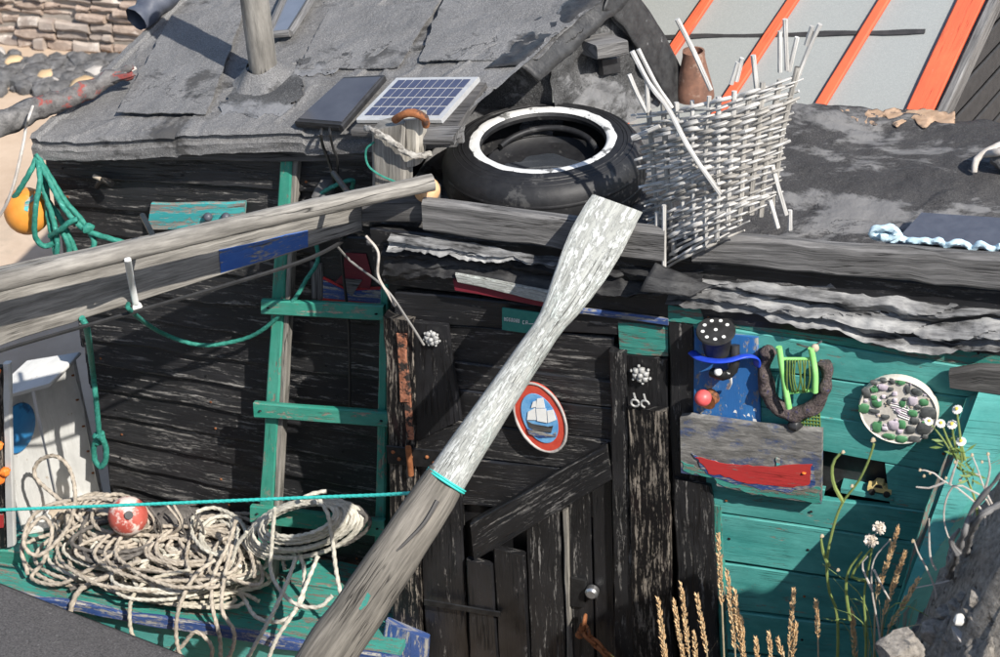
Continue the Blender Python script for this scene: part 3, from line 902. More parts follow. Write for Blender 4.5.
drape('felt_sheet', [(384, 234), (440, 243), (520, 253), (600, 263), (660, 268), (704, 268)], [(384, 283), (430, 277), (470, 279), (520, 290), (570, 296), (640, 297), (704, 290)], -0.012, 3.0, MT['feltsheen'], 2.0, 0.032, 160)
drape('felt_sheet', [(668, 272), (760, 279), (850, 289), (930, 297), (1040, 306), (1100, 312)], [(668, 300), (720, 306), (780, 317), (830, 326), (890, 342), (930, 348), (1000, 346), (1100, 356)], -0.010, 8.0, MT['feltpale'], 2.3, 0.034, 190)
drape('lit_felt_strip', [(390, 232), (440, 241), (500, 250), (560, 258), (596, 263)], [(388, 248), (430, 250), (470, 259), (520, 262), (560, 268), (596, 268)], -0.040, 5.0, MT['feltpale'], 1.2, 0.018, 110, 16)  # pale strip added over the dark felt: its dusty, lit top put into colour
# flap of stiff felt sticking out above the oar
def flap(u, v):
    a = PY(655, 262, -0.06).lerp(PY(712, 285, -0.05), u)
    b = PY(640, 292, -0.10).lerp(PY(690, 296, -0.09), u)
    p = a.lerp(b, v)
    return p + Vector((0, -0.012, 0.012)) * nz(p, 14)
grid('felt_flap', flap, 16, 10, MT['feltsheen'], front, thick=0.005)
# pale and red painted strips tucked under the roll
pyb('painted_strip', [(455, 274), (560, 292), (560, 306), (458, 283)], 0.012, MT['white'], front, Y=-0.045, warp=0.005)
pyb('painted_strip', [(453, 280), (565, 299), (565, 312), (455, 291)], 0.012, MT['reddk'], front, Y=-0.030, warp=0.005)
pyb('painted_strip', [(560, 306), (668, 319), (668, 326), (560, 313)], 0.012, MT['bluedk'], front, Y=-0.012, warp=0.003)

# door wall: boards above the door
pyb('plank', [(395, 292), (690, 318), (690, 340), (395, 322)], 0.022, MT['tar3'], fw, Y=0.010)
pyb('plank', [(440, 324), (614, 338), (612, 382), (446, 362)], 0.022, MT['tar'], fw, Y=0.022)
pyb('plank', [(618, 322), (668, 327), (668, 358), (620, 354)], 0.020, MT['teal2'], fw, Y=0.006, rag=0.004)
# frame posts
jl = pyb('door_post', [(384, 318), (413, 322), (421, 700), (396, 700)], 0.05, MT['tar2'], fw, Y=-0.018, warp=0.008, rag=0.004)
pyb('door_post', [(609, 352), (626, 353), (636, 720), (616, 720)], 0.045, MT['tar'], fw, Y=-0.012, warp=0.005)
pyb('door_post', [(625, 355), (668, 360), (668, 412), (627, 409)], 0.030, MT['tar3'], fw, Y=0.0, warp=0.004)
pyb('door_post', [(627, 408), (667, 412), (674, 720), (634, 720)], 0.045, MT['tar2'], fw, Y=-0.022, warp=0.006, rag=0.004)
pyb('door_post', [(668, 322), (692, 325), (708, 500), (672, 500)], 0.03, MT['tar'], fw, Y=-0.004, warp=0.006)
pyb('door_post', [(673, 478), (712, 486), (722, 720), (680, 720)], 0.03, MT['tar'], fw, Y=-0.012, warp=0.008, rag=0.006)

# door
dr = thing('door', 'black plank door with diagonal brace, rusty hinge and chain', 'door', (0.02, 0.0, 0.05))
pyb('panel_board', [(412, 322), (448, 326), (461, 420), (415, 442)], 0.016, MT['tar3'], dr, Y=-0.010, warp=0.004)
pyb('panel_board', [(414, 438), (462, 424), (462, 470), (418, 470)], 0.014, MT['tar'], dr, Y=0.004, warp=0.004)
pyb('plank', [(446, 360), (612, 382), (612, 408), (448, 388)], 0.02, MT['tar'], dr, Y=0.014)
pyb('plank', [(450, 389), (612, 409), (612, 440), (452, 420)], 0.02, MT['tar3'], dr, Y=0.012)
pyb('plank', [(452, 421), (612, 441), (612, 474), (456, 456)], 0.02, MT['tar'], dr, Y=0.014)
pyb('plank', [(456, 457), (612, 475), (612, 520), (462, 505)], 0.02, MT['tar3'], dr, Y=0.016)
pyb('brace', [(470, 524), (606, 446), (612, 480), (474, 562)], 0.030, MT['tar'], dr, Y=-0.016, warp=0.004)
pyb('plank', [(418, 470), (460, 470), (472, 720), (428, 720)], 0.02, MT['tar3'], dr, Y=0.006)
pyb('plank', [(466, 560), (492, 566), (502, 720), (472, 720)], 0.022, MT['tar3'], dr, Y=-0.008)
pyb('plank', [(493, 549), (524, 556), (532, 720), (502, 720)], 0.022, MT['tar3'], dr, Y=-0.002)
pyb('plank', [(526, 525), (561, 510), (568, 720), (533, 720)], 0.022, MT['tar'], dr, Y=0.012)
pyb('plank', [(562, 512), (567, 510), (574, 720), (569, 720)], 0.024, MT['brown'], dr, Y=0.002)
pyb('plank', [(568, 500), (590, 488), (597, 720), (574, 720)], 0.022, MT['tar'], dr, Y=0.014)
pyb('plank', [(591, 490), (612, 478), (618, 720), (598, 720)], 0.022, MT['tar3'], dr, Y=0.010)
# rails and metalwork
pyb('strap', [(424, 600), (500, 612), (500, 618), (424, 606)], 0.006, MT['ironblack'], dr, Y=-0.016)
hin = pyb('hinge', [(386, 446), (440, 451), (440, 469), (388, 464)], 0.006, MT['ironblack'], dr, Y=-0.030, cham=0.002)
for a, b in ((393, 452), (399, 459), (427, 457), (434, 463), (411, 457)):
    ball('bolt', PY(a, b, -0.030), 0.006, MT['rust'], hin, n=8)
lathe('hinge_pin', [(0.009, 0), (0.009, 0.10)], PY(411, 475, -0.036), MT['rust'], hin, n=10)
rh = pyb('rusty_bracket', [(396, 334), (406, 335), (411, 402), (400, 402)], 0.008, MT['rustp'], dr, Y=-0.026, rag=0.006)
pyb('rusty_bracket', [(404, 402), (411, 402), (414, 440), (406, 440)], 0.008, MT['rustp'], dr, Y=-0.024, rag=0.006)
tag(hin, 'black strap hinge with rusty bolts')
tag(rh, 'flaking orange rusty hinge plate')
# lock case and rusty chain
lathe('lock_case', [(0.020, 0), (0.020, 0.018), (0.014, 0.024)], PY(593, 590, 0.006), MT['steel'], dr, ax=(0, -1, 0), n=16)
pyb('hasp', [(570, 578), (586, 582), (584, 608), (570, 606)], 0.010, MT['ironblack'], dr, Y=0.002)
cp = spline([PY(585, 618, -0.02), PY(584, 632, -0.035), PY(592, 640, -0.04), PY(604, 652, -0.045), PY(618, 668, -0.045), PY(628, 690, -0.045)], 0.028)
for i in range(len(cp) - 1):
    a, b = cp[i], cp[i + 1]
    c = (a + b) / 2
    T = (b - a).normalized()
    sd_ = Vector((0.9, -0.2, 0.4)) if i % 2 else Vector((0.1, -1, 0.2))
    N_ = (sd_ - T * sd_.dot(T)).normalized()
    pts = [c + T * 0.023 * cos(2 * pi * k / 14) + N_ * 0.013 * sin(2 * pi * k / 14) for k in range(15)]
    V, F, U = g_tube(pts, 0.0055, 7)
    mk('chain_link', V, F, MT['rust'], dr, True, U)
lathe('staple', [(0.013, 0), (0.013, 0.03), (0.007, 0.034)], PY(582, 630, 0.0), MT['rust'], dr, ax=(0, -1, 0.1), n=12)

# teal planked wall
TEAL = [((690, 308), (1000, 340), (1000, 372), (692, 322)),
        ((692, 323), (1000, 373), (1000, 402), (694, 360)),
        ((694, 361), (1000, 403), (960, 440), (696, 396)),
        ((696, 398), (962, 438), (955, 476), (698, 428)),
        ((885, 463), (958, 478), (948, 514), (890, 506)),
        ((700, 470), (825, 490), (822, 503), (702, 490)),
        ((712, 486), (948, 514), (935, 545), (716, 512)),
        ((716, 514), (935, 546), (922, 590), (719, 560)),
        ((719, 563), (922, 592), (912, 632), (722, 608)),
        ((722, 611), (912, 634), (904, 672), (725, 650)),
        ((725, 653), (904, 674), (898, 712), (728, 690))]
for i, q in enumerate(TEAL):
    pyb('plank', q, 0.02, MT['teal'] if i != 0 else MT['teal2'], fw, Y=0.002 - 0.003 * (i % 2), warp=0.002, cham=0.003)
pyb('trim_board', [(668, 306), (700, 309), (706, 326), (668, 322)], 0.02, MT['teal2'], fw, Y=-0.006)
pyb('trim_board', [(712, 505), (721, 507), (732, 720), (722, 720)], 0.02, MT['teal2'], fw, Y=-0.004, rag=0.006)
# opening in the wall with a shelf inside
pyb('opening_back', [(812, 446), (892, 462), (892, 500), (812, 490)], 0.005, MT['blackp'], fw, Y=0.044)
# buttress panel at the right
bA, bB, bC, bD, bE = PY(985, 375, -0.012), PY(893, 622, -0.40), PY(880, 780, -0.40), PY(1040, 780, -0.012), PY(1040, 385, -0.012)
bt = Geo()
for tri in ((bA, bB, bE), (bB, bD, bE), (bB, bC, bD)):
    bt.add(g_prism(tri, Vector((0.0, 0.02, -0.012))))
bt.build('buttress', MT['teal'], front)
pyb('buttress_edge', [(966, 398), (984, 392), (906, 640), (890, 620)], 0.02, MT['teal2'], front, Y=[-0.02, -0.02, -0.40, -0.40], rag=0.012, warp=0.01)
pyb('ragged_timber', [(948, 370), (1010, 372), (1010, 398), (950, 392)], 0.03, MT['greyd'], front, Y=-0.045, rag=0.02, warp=0.015)

# ------------------------------------------------------------------ neighbouring shed with orange battens
NPL = Vector((0.6, 1.30, 1.55))
NA = radians(26)
NN = Vector((0, -sin(NA), cos(NA)))
def PN(px, py, up=0.0):
    return onplane(px, py, NN, NPL + NN * up)
nb = thing('neighbouring_shed', 'shed behind with pale grey felt roof and bright orange battens', 'shed', (1.1, 2.4, 0))
def at_y(a, b, y):
    return a + (b - a) * ((y - a.y) / (b.y - a.y))
NY0, NY1 = 1.12, 3.4
EV0, EV1 = PN(908, 117), PN(962, 0)
EV2, EV3 = PN(932, 117), PN(987, 0)
def neigh_fn(u, v):
    y = NY0 + (NY1 - NY0) * v
    b = at_y(EV2, EV3, y)
    a = Vector((-0.25, y, b.z))
    p = a.lerp(b, u)
    return p + NN * (0.004 * nz(p, 4))
nr = grid('roof', neigh_fn, 40, 30, MT['feltgreen'], nb, thick=0.03)
def batten(p0, p1, wd, name='batten'):
    a, b = PN(*p0), PN(*p1)
    a, b = at_y(a, b, NY0 - 0.02), at_y(a, b, NY1)
    s_ = Vector((1, 0, 0)) * wd / 2
    return board(name, [b - s_ + NN * 0.022, b + s_ + NN * 0.022, a + s_ + NN * 0.022, a - s_ + NN * 0.022], 0.021, MT['orange_b'], nb, warp=0.003, nseg=14)
batten((592, 57), (628, 0), 0.035)
batten((670, 57), (709, 0), 0.035)
batten((747, 72), (795, 0), 0.035)
batten((821, 106), (886, 0), 0.035)
vb_ = batten((918, 117), (972, 0), 0.085, 'verge_batten')
# pale edge board and black side wall of horizontal boards
a, b = at_y(EV2, EV3, NY0 - 0.02), at_y(EV2, EV3, NY1)
board('edge_board', [b + Vector((0.012, 0, 0.03)), b + Vector((0.042, 0, 0.03)), a + Vector((0.042, 0, 0.03)), a + Vector((0.012, 0, 0.03))], 0.09, MT['grey'], nb, nseg=12)
sx = a.x
nw = prism('side_wall', [Vector((a.x - 0.03, NY0 + 0.06, 0)), Vector((b.x - 0.03, NY1 - 0.05, 0)), Vector((b.x - 0.03, NY1 - 0.05, b.z - 0.06)), Vector((a.x - 0.03, NY0 + 0.06, a.z - 0.06))], (-0.04, 0, 0), MT['shedblack'], nb)
prism('front_wall', [Vector((-0.2, NY0 + 0.08, 0)), Vector((a.x - 0.08, NY0 + 0.08, 0)), Vector((a.x - 0.08, NY0 + 0.08, a.z - 0.06)), Vector((-0.2, NY0 + 0.08, a.z - 0.06))], (0, 0.04, 0), MT['shedblack'], nb)
for k in range(26):
    z = 0.05 + k * 0.095
    ys = NY0 + 0.05 if z < a.z - 0.1 else NY0 + 0.05 + (z + 0.1 - a.z) / (b.z - a.z) * (NY1 - NY0)
    if ys > NY1 - 0.3: break
    xa = a.x + (b.x - a.x) * (ys - NY0) / (NY1 - NY0)
    q = [Vector((xa - 0.004, ys, z + 0.082)), Vector((b.x - 0.004, NY1 - 0.05, z + 0.082)), Vector((b.x - 0.004, NY1 - 0.05, z)), Vector((xa - 0.004, ys, z))]
    board('plank', q, 0.012, MT['shedblack'], nw, nseg=6, warp=0.001, cham=0.004, back=1)
# dark seam across the felt
s0, s1 = PN(630, 38), PN(925, 33)
board('felt_seam', [s0 + NN * 0.006 + Vector((0, 0.008, 0.004)), s1 + NN * 0.006 + Vector((0, 0.008, 0.004)), s1 + NN * 0.006 + Vector((0, -0.008, -0.004)), s0 + NN * 0.006 + Vector((0, -0.008, -0.004))], 0.004, MT['shedblack'], nb, warp=0.010)

# ------------------------------------------------------------------ sea wall and shore rocks behind
seawall = thing('sea_wall', 'old sandstone sea wall behind the beach at top left', 'wall', (-4.5, 4.4, 0))
WY = 4.45
core = mk('wall_core', *g_box((-4.5, WY + 0.30, 1.0), 7.0, 0.5, 2.0)[:2], MT['mortar'], seawall)
z = 0.0
for k in range(14):
    h = 0.038 + 0.038 * RND.random()
    x = -5.3 - RND.random() * 0.2
    while x < -3.0:
        L = 0.06 + 0.20 * RND.random() ** 1.5
        yo = WY + 0.04 - 0.05 * RND.random()
        q = [Vector((x, yo + 0.01, z + h - 0.006)), Vector((x + L - 0.012, yo + 0.01 * RND.random(), z + h - 0.006 - 0.006 * RND.random())), Vector((x + L - 0.012, yo, z + 0.004)), Vector((x, yo, z + 0.004))]
        board('stone', q, 0.08, MT['stoneA'] if RND.random() < 0.6 else MT['stoneB'], seawall, nseg=4, warp=0.024, cham=0.014)
        x += L
    z += h
board('render_band', [Vector((-7.9, WY - 0.01, z + 0.42)), Vector((-1.1, WY - 0.01, z + 0.42)), Vector((-1.1, WY - 0.03, z)), Vector((-7.9, WY - 0.03, z))], 0.06, MT['render'], seawall, nseg=24, warp=0.02)
board('coping', [Vector((-7.9, WY - 0.05, z + 0.55)), Vector((-1.1, WY - 0.05, z + 0.55)), Vector((-1.1, WY - 0.05, z + 0.42)), Vector((-7.9, WY - 0.05, z + 0.42))], 0.5, MT['lichen'], seawall, nseg=24, warp=0.03)
RR = random.Random(3)
for i in range(230):
    px = RR.uniform(-15, 130)
    py = RR.uniform(64, 94) if i < 170 else RR.uniform(56, 74)
    p = PZ(px, py, 0)
    if p.y > WY - 0.06: continue
    s_ = RR.uniform(0.022, 0.065) * (1.0 if i > 14 else 1.4)
    mt = 'rockdk' if RR.random() < 0.84 else RR.choice(['rocky', 'rockw'])
    o = rock('shore_rock', p + Vector((0, 0, s_ * 0.3)), (s_ * 1.15, s_ * 0.95, s_ * 0.80), MT[mt], None, seed=RR.uniform(0, 90), sub=2)
    kind = {'rockdk': 'dark grey rock', 'rocky': 'ochre rock', 'rockw': 'pale rock'}[mt]
    tag(o, kind + ' among the shore rocks at the foot of the sea wall', 'rock', kind + 's below the sea wall')

# nail heads in the plank walls
NR = random.Random(12)
for k in range(NP):
    for x in (-1.44, -1.08, -0.66):
        z_ = wz(k, x) + 0.03
        ball('nail', Vector((x + NR.uniform(-0.02, 0.02), 0.268, z_)), 0.0045, MT['rust'] if NR.random() < 0.4 else MT['ironblack'], wall, n=6, sq=0.4, ax=(0, -1, 0))
for i, q in enumerate(TEAL):
    for f in (0.06, 0.42, 0.93):
        if i in (4, 5): continue
        a = q[0][0] + (q[1][0] - q[0][0]) * f
        b = (q[0][1] + (q[1][1] - q[0][1]) * f + q[3][1] + (q[2][1] - q[3][1]) * f) / 2
        ball('nail', PY(a, b, -0.002), 0.0045, MT['rust'] if NR.random() < 0.5 else MT['ironblack'], fw, n=6, sq=0.4, ax=(0, -1, 0))
# ================================================================== THINGS
def mpx(p):
    """metres covered by one photo pixel at point p"""
    return (Vector(p) - CAM).dot(FW) / FPX

# ------------------------------------------------------------------ bench
BZ = 0.355
bench = thing('bench', 'teal painted plank bench with worn blue edge under the ropes', 'bench', (-1.15, 0.07, 0))
for k in range(3):
    y0 = 0.255 - 0.134 * k
    board('seat_plank', [Vector((-1.98, y0, BZ - 0.004 * (k % 2))), Vector((-0.36, y0, BZ - 0.004 * (k % 2))), Vector((-0.36, y0 - 0.13, BZ - 0.003)), Vector((-1.98, y0 - 0.13, BZ - 0.003))], 0.024, MT['teal2'], bench, warp=0.005, rag=0.004)
board('front_rail', [Vector((-1.98, -0.150, BZ + 0.004)), Vector((-0.34, -0.150, BZ + 0.004)), Vector((-0.34, -0.155, BZ - 0.035)), Vector((-1.98, -0.155, BZ - 0.035))], 0.02, MT['bluedk'], bench, warp=0.008, rag=0.006)
board('apron', [Vector((-1.98, -0.120, BZ - 0.03)), Vector((-0.40, -0.120, BZ - 0.03)), Vector((-0.40, -0.120, BZ - 0.19)), Vector((-1.98, -0.120, BZ - 0.19))], 0.02, MT['teal'], bench)
for x in (-1.9, -1.15, -0.45):
    board('leg', [Vector((x, -0.10, BZ - 0.03)), Vector((x + 0.06, -0.10, BZ - 0.03)), Vector((x + 0.06, -0.10, 0)), Vector((x, -0.10, 0))], 0.05, MT['tar'], bench)
    board('leg', [Vector((x, 0.235, BZ - 0.03)), Vector((x + 0.06, 0.235, BZ - 0.03)), Vector((x + 0.06, 0.235, 0)), Vector((x, 0.235, 0))], 0.03, MT['tar'], bench)
# blue board end by the door
bb = thing('blue_board', 'blue painted board end beside the foot of the door post', 'board', PY(400, 690, -0.08))
pyb('face', [(385, 622), (428, 640), (424, 700), (372, 690)], 0.03, MT['bluedk'], bb, Y=[-0.05, -0.05, -0.09, -0.09], warp=0.004)

# teal block at the far left
blk = thing('teal_block', 'small teal painted timber block at the left end of the bench', 'block', PZ(10, 575, BZ))
board('block_body', [PY(-30, 548, -0.02), PY(22, 552, -0.02), PY(23, 582, -0.02), PY(-30, 582, -0.02)], 0.05, MT['tealrail'], blk, cham=0.006)

# ------------------------------------------------------------------ white open box
bxz = BZ + 0.012
B0 = PZ(57, 500, bxz)
BA = PZ(103, 492, bxz) - B0
BC = PZ(24, 532, bxz) - B0
BH = 0.54
zz = Vector((0, 0, 1))
wb = thing('open_box', 'white painted wooden box standing open on its end on the bench', 'box', B0 + (BA + BC) / 2)
na = BA.normalized(); nc = BC.normalized()
lean = Vector((0.0, 0, 0))
def bq(a, c, h):
    return B0 + BA * a + BC * c + zz * (BH * h) + lean * h
board('back_panel', [bq(0, 0, 1), bq(1, 0, 1), bq(1, 0, 0), bq(0, 0, 0)], 0.014, MT['boxwhite'], wb)
board('side_panel', [bq(0, 1, 1), bq(0, 0.02, 1), bq(0, 0.02, 0), bq(0, 1, 0)], 0.014, MT['boxwhite'], wb)
board('base_panel', [bq(0.02, 0.02, 0.0), bq(1, 0.02, 0.0), bq(1, 1, 0.0), bq(0.02, 1, 0.0)], 0.012, MT['boxwhite'], wb)
board('top_panel', [bq(-0.15, -0.15, 1.03), bq(1.03, -0.15, 1.03), bq(0.98, 0.75, 1.0), bq(-0.15, 1.05, 1.0)], 0.014, MT['boxwhite'], wb, warp=0.006)
board('edge_strip', [bq(0.985, 0.10, 1), bq(1.02, 0.10, 1), bq(1.02, 0.10, 0), bq(0.985, 0.10, 0)], 0.03, MT['boxwhite'], wb)
for h in (0.9, 0.72, 0.52, 0.33, 0.16):
    ball('rusty_nail', bq(0.86 + 0.03 * RND.random(), 0.0, h) + nc * 0.002, 0.006, MT['rust'], wb, n=8, sq=0.5)
n_ = BC.cross(zz).normalized()
if n_.x < 0: n_ = -n_
dc = bq(0, 0.60, 0.70) + n_ * 0.006
dsk = lathe('blue_disc', [(0.085, 0), (0.085, 0.006), (0.078, 0.009)], dc, MT['bluedisc'], wb, ax=n_, n=28)
lathe('ochre_stain', [(0.06, 0), (0.055, 0.004)], bq(0.5, 0.45, 0.0) + zz * 0.003, MT['flint'], wb, n=20, jit=0.25)

# board with orange lumps cut by the left frame edge
ob = thing('painted_board', 'dark board with orange lumps beside the white box at left edge', 'board', PZ(0, 545, BZ))
pyb('board_face', [(-60, 360), (1, 368), (6, 548), (-60, 556)], 0.02, MT['tar2'], ob, Y=-0.02)
pyb('edge_strip', [(2, 364), (9, 364), (14, 546), (6, 548)], 0.02, MT['boxwhite'], ob, Y=-0.03)
pyb('red_stripe', [(-60, 520), (3, 514), (3, 528), (-60, 538)], 0.006, MT['red'], ob, Y=-0.03)
for a, b, r in ((-4, 372, 0.014), (-2, 446, 0.016), (-2, 478, 0.024), (5, 472, 0.016)):
    ball('orange_lump', PY(a, b, -0.045), r, MT['orange'], ob, n=12, jit=0.5)

# ------------------------------------------------------------------ ladder
lad = thing('ladder', 'green painted ladder of flat rungs leaning on the black plank wall', 'ladder', PZ(318, 585, BZ))
def ly(py): return 0.245 - (py - 160) / 430 * 0.15
def lp(px, py, d=0.0): return PY(px, py, ly(py) - d)
board('rail', [lp(280, 158), lp(292, 158), lp(268, 590), lp(254, 590)], 0.05, MT['tealrail'], lad, nseg=16, warp=0.003)
board('rail_side', [lp(292, 158, -0.006), lp(297, 158, -0.006), lp(274, 588, -0.006), lp(268, 590, -0.006)], 0.04, MT['brown'], lad, nseg=16)
board('rail', [lp(383, 180), lp(390, 180), lp(384, 600), lp(373, 600)], 0.05, MT['tealrail'], lad, nseg=16, warp=0.003)
for q in ([(261, 300), (383, 306), (383, 321), (261, 315)], [(253, 403), (388, 413), (387, 428), (254, 418)], [(250, 506), (384, 521), (384, 538), (250, 523)]):
    rg_ = board('rung', [lp(a, b, 0.022) for a, b in q], 0.02, MT['tealrail'], lad, warp=0.002)
    for a, b in (q[0], q[1]):
        s_ = 7 if a < 300 else -7
        ball('nail', lp(a + s_, b + 8, 0.024), 0.005, MT['ironblack'], rg_, n=8, sq=0.5)

# painted boat picture behind the ladder
bp = thing('boat_picture', 'faded board painted with blue and red boat behind the ladder', 'picture', PY(345, 305, 0.25))
pyb('board_face', [(312, 236), (384, 238), (384, 306), (312, 300)], 0.012, MT['tar3'], bp, Y=0.250)
pyb('grey_corner', [(310, 262), (322, 264), (322, 300), (311, 298)], 0.010, MT['grey'], bp, Y=0.244, rag=0.006)
def flat(name, pts, Y, mat, parent, t=0.003):
    return prism(name, [PY(a, b, Y) for a, b in pts], (0, t, 0), mat, parent)
flat('red_line', [(318, 279), (324, 277), (345, 288), (384, 287), (384, 305), (319, 300)], 0.247, MT['red'], bp)
flat('hull', [(323, 280), (346, 291), (384, 290), (384, 304), (323, 298)], 0.244, MT['bluedk'], bp)
flat('cabin', [(345, 253), (366, 254), (372, 276), (370, 289), (334, 283), (343, 274)], 0.246, MT['reddk'], bp)
flat('cabin_window', [(345, 279), (362, 280), (352, 296), (346, 292)], 0.242, MT['grey'], bp)

# broken turquoise board with two knobs
tb = thing('turquoise_board', 'broken turquoise board with two dark knobs on the plank wall', 'board', PY(195, 232, 0.25))
pyb('board_face', [(151, 204), (245, 202), (243, 226), (147, 230)], 0.014, MT['turq'], tb, Y=0.250, rag=0.008)
for a in (208, 226):
    ball('knob', PY(a, 217, 0.243), 0.014, MT['slate'], tb, n=14)
# wooden peg and weathered lump on the wall
pg = thing('wall_peg', 'broken wooden peg with pale tip under the grey eave', 'peg', PY(101, 180, 0.26))
tube('peg_body', [PY(97, 186, 0.262), PY(103, 180, 0.24), PY(112, 184, 0.22)], 0.010, MT['tar2'], pg)
tube('pale_tip', [PY(94, 176, 0.245), PY(101, 179, 0.238)], 0.007, MT['flint'], pg)
gl = thing('grey_net_bundle', 'rounded grey bundle on the wall above the long pole', 'bundle', PY(325, 190, 0.24))
rock('bundle_body', PY(328, 195, 0.262), (0.085, 0.035, 0.06), MT['grey'], gl, seed=5)

# ------------------------------------------------------------------ long pole and board running to the left
SA, SB = PZ(433, 182, 1.955), PZ(0, 280, 1.955)
sdv = (SB - SA).normalized()
SEND = SA + sdv * 1.75
snrm = Vector((-sdv.y, sdv.x, 0))
if snrm.dot(CAM - SA) < 0: snrm = -snrm
sp = thing('long_pole', 'weathered round pole running from the roof beam to the left edge', 'pole', SA)
Pp = spline([SA, SA.lerp(SEND, 0.3) + Vector((0, 0, 0.004)), SA.lerp(SEND, 0.65) + Vector((0, 0, -0.003)), SEND], 0.03)
V, F, U = g_tube(Pp, lambda s: 0.023 + 0.006 * s, 14, rough=0.06)
mk('pole_body', V, F, MT['brown'], sp, True, U, 50)
BO = SA - snrm * 0.225
def PB(px, py, d=0.0): return onplane(px, py, snrm, BO + snrm * d)
sb_ = thing('long_board', 'weathered board with blue painted patch under the long round pole', 'board', PB(362, 230))
def ext(a, b, k): return b + (b - a) * k
bl, br = PB(0, 346), PB(362, 231)
tl, tr = PB(0, 272), PB(361, 196)
board('board_body', [ext(tr, tl, 0.5), tr, br, ext(br, bl, 0.5)], 0.035, MT['brown'], sb_, nseg=24, warp=0.004)
board('blue_patch', [PB(219, 251, 0.003), PB(308, 230, 0.003), PB(308, 247, 0.003), PB(221, 274, 0.003)], 0.0035, MT['bluemid'], sb_, warp=0.003, rag=0.006, cham=0.001)
# hidden supports: bracket arms between pole and board, and a post outside the frame
for s in (0.12, 0.42, 0.66):
    a = SA.lerp(SEND, s)
    tube('bracket_arm', [a - Vector((0, 0, 0.018)), a - snrm * 0.23 - Vector((0, 0, 0.03))], 0.008, MT['ironblack'], sb_, n=6)
pst = SEND + Vector((0.10, 0.03, 0)) - snrm * 0.02
board('support_post', [pst + Vector((-0.05, 0, -0.026)), pst + Vector((0.05, 0, -0.026)), Vector((pst.x + 0.05, pst.y, 0.0)), Vector((pst.x - 0.05, pst.y, 0.0))], 0.09, MT['brown'], sp)
clp = thing('white_strap', 'white plastic strap hanging from the long pole over the board', 'strap', PB(134, 308, 0.012))
pc0 = onplane(128, 262, snrm, SA + snrm * 0.030)
V, F, U = g_tube(spline([pc0 + Vector((0, 0, 0.01)), pc0, PB(132, 285, 0.06), PB(136, 305, 0.012)], 0.01), 0.009, 8, flat=0.4)
mk('strap_band', V, F, MT['whitep'], clp, True, U)
lathe('strap_eye', [(0.013, 0), (0.013, 0.006)], PB(137, 306, 0.010), MT['whitep'], clp, ax=snrm, n=14)

# cables and thin lines
def line(name, label, cat, pts, r, mat, n=6, strand=0.0, step=None, lay=5.0, group=None):
    o = tube(name, pts, r, mat, None, n, step, strand=strand, lay=lay)
    return tag(o, label, cat, group)
line('cable', 'black cable slung along the underside of the long board', 'cable', [PB(-60, 374, 0.02), PB(0, 351, 0.02), PB(120, 316, 0.03), PB(230, 284, 0.03), PB(300, 262, 0.03), PB(338, 244, 0.03), PY(350, 232, 0.12), PY(372, 236, 0.02)], 0.006, MT['cable'])
line('wire', 'thin grey wire drooping from the long board to the door post', 'wire', [PB(336, 245, 0.02), PY(352, 262, 0.05), PY(385, 288, -0.04), PY(408, 320, -0.05), PY(424, 345, -0.04)], 0.0035, MT['wire'])
line('wire', 'pale bent wire curling beside the black felt roll', 'wire', [PY(366, 236, -0.02), PY(378, 252, -0.04), PY(378, 275, -0.05), PY(388, 294, -0.05), PY(395, 306, -0.04)], 0.004, MT['twig'])
line('cable', 'black cable hanging from solar panel down the plank wall', 'cable', [PR(322, 127, 0.01), PR(321, 134, 0.02), PY(323, 146, 0.17), PY(330, 165, 0.20), PY(337, 200, 0.235), PY(343, 270, 0.225), PY(349, 330, 0.225), PY(350, 420, 0.238)], 0.0045, MT['cable'])
line('cable', 'short looped cable at the near edge of the dark solar panel', 'cable', [PR(329, 124, 0.01), PR(330, 133, 0.02), PY(333, 148, 0.168), PY(337, 158, 0.18), PY(338, 178, 0.22)], 0.004, MT['cable'])

# ------------------------------------------------------------------ driftwood log on the roof corner
dl = thing('driftwood_log', 'charred driftwood log with red peeling bark across the roof corner', 'log', PR(70, 105))
Pd = spline([PR(-60, 150, 0.055), PR(0, 124, 0.055), PR(40, 106, 0.050), PR(62, 100, 0.046), PR(90, 88, 0.040), PR(130, 71, 0.030)], 0.012)
V, F, U = g_tube(Pd, lambda s: 0.046 - 0.024 * s, 12, rough=0.45)
o = mk('log_body', V, F, [MT['barkgrey'], MT['bark']], dl, True, U)
nb_ = len(Pd)
for f in o.data.polygons:
    i = min(f.vertices) // 12
    if i / nb_ > 0.48: f.material_index = 1
for a, b, c, d in ((100, 82, 134, 66), (108, 80, 136, 74), (112, 76, 126, 74)):
    tube('broken_stub', [PR(a, b, 0.04), PR(c, d, 0.055)], lambda s: 0.014 - 0.007 * s, MT['bark'], dl, n=7, rough=0.5)
tube('pale_tip', [PR(110, 80, 0.036), PR(136, 68, 0.032)], 0.006, MT['twig'], dl, n=7, rough=0.5)
tube('lashing', [PR(26, 128, 0.02), PR(28, 120, 0.09), PR(33, 106, 0.10)], 0.004, MT['twig'], dl, n=6)
line('thin_rope', 'thin grey rope hanging from the driftwood log at the far left', 'rope', [PR(26, 128, 0.03), PR(22, 150, 0.0), PY(12, 190, 0.10), PY(0, 215, 0.10), PY(-20, 235, 0.10)], 0.005, MT['twig'])

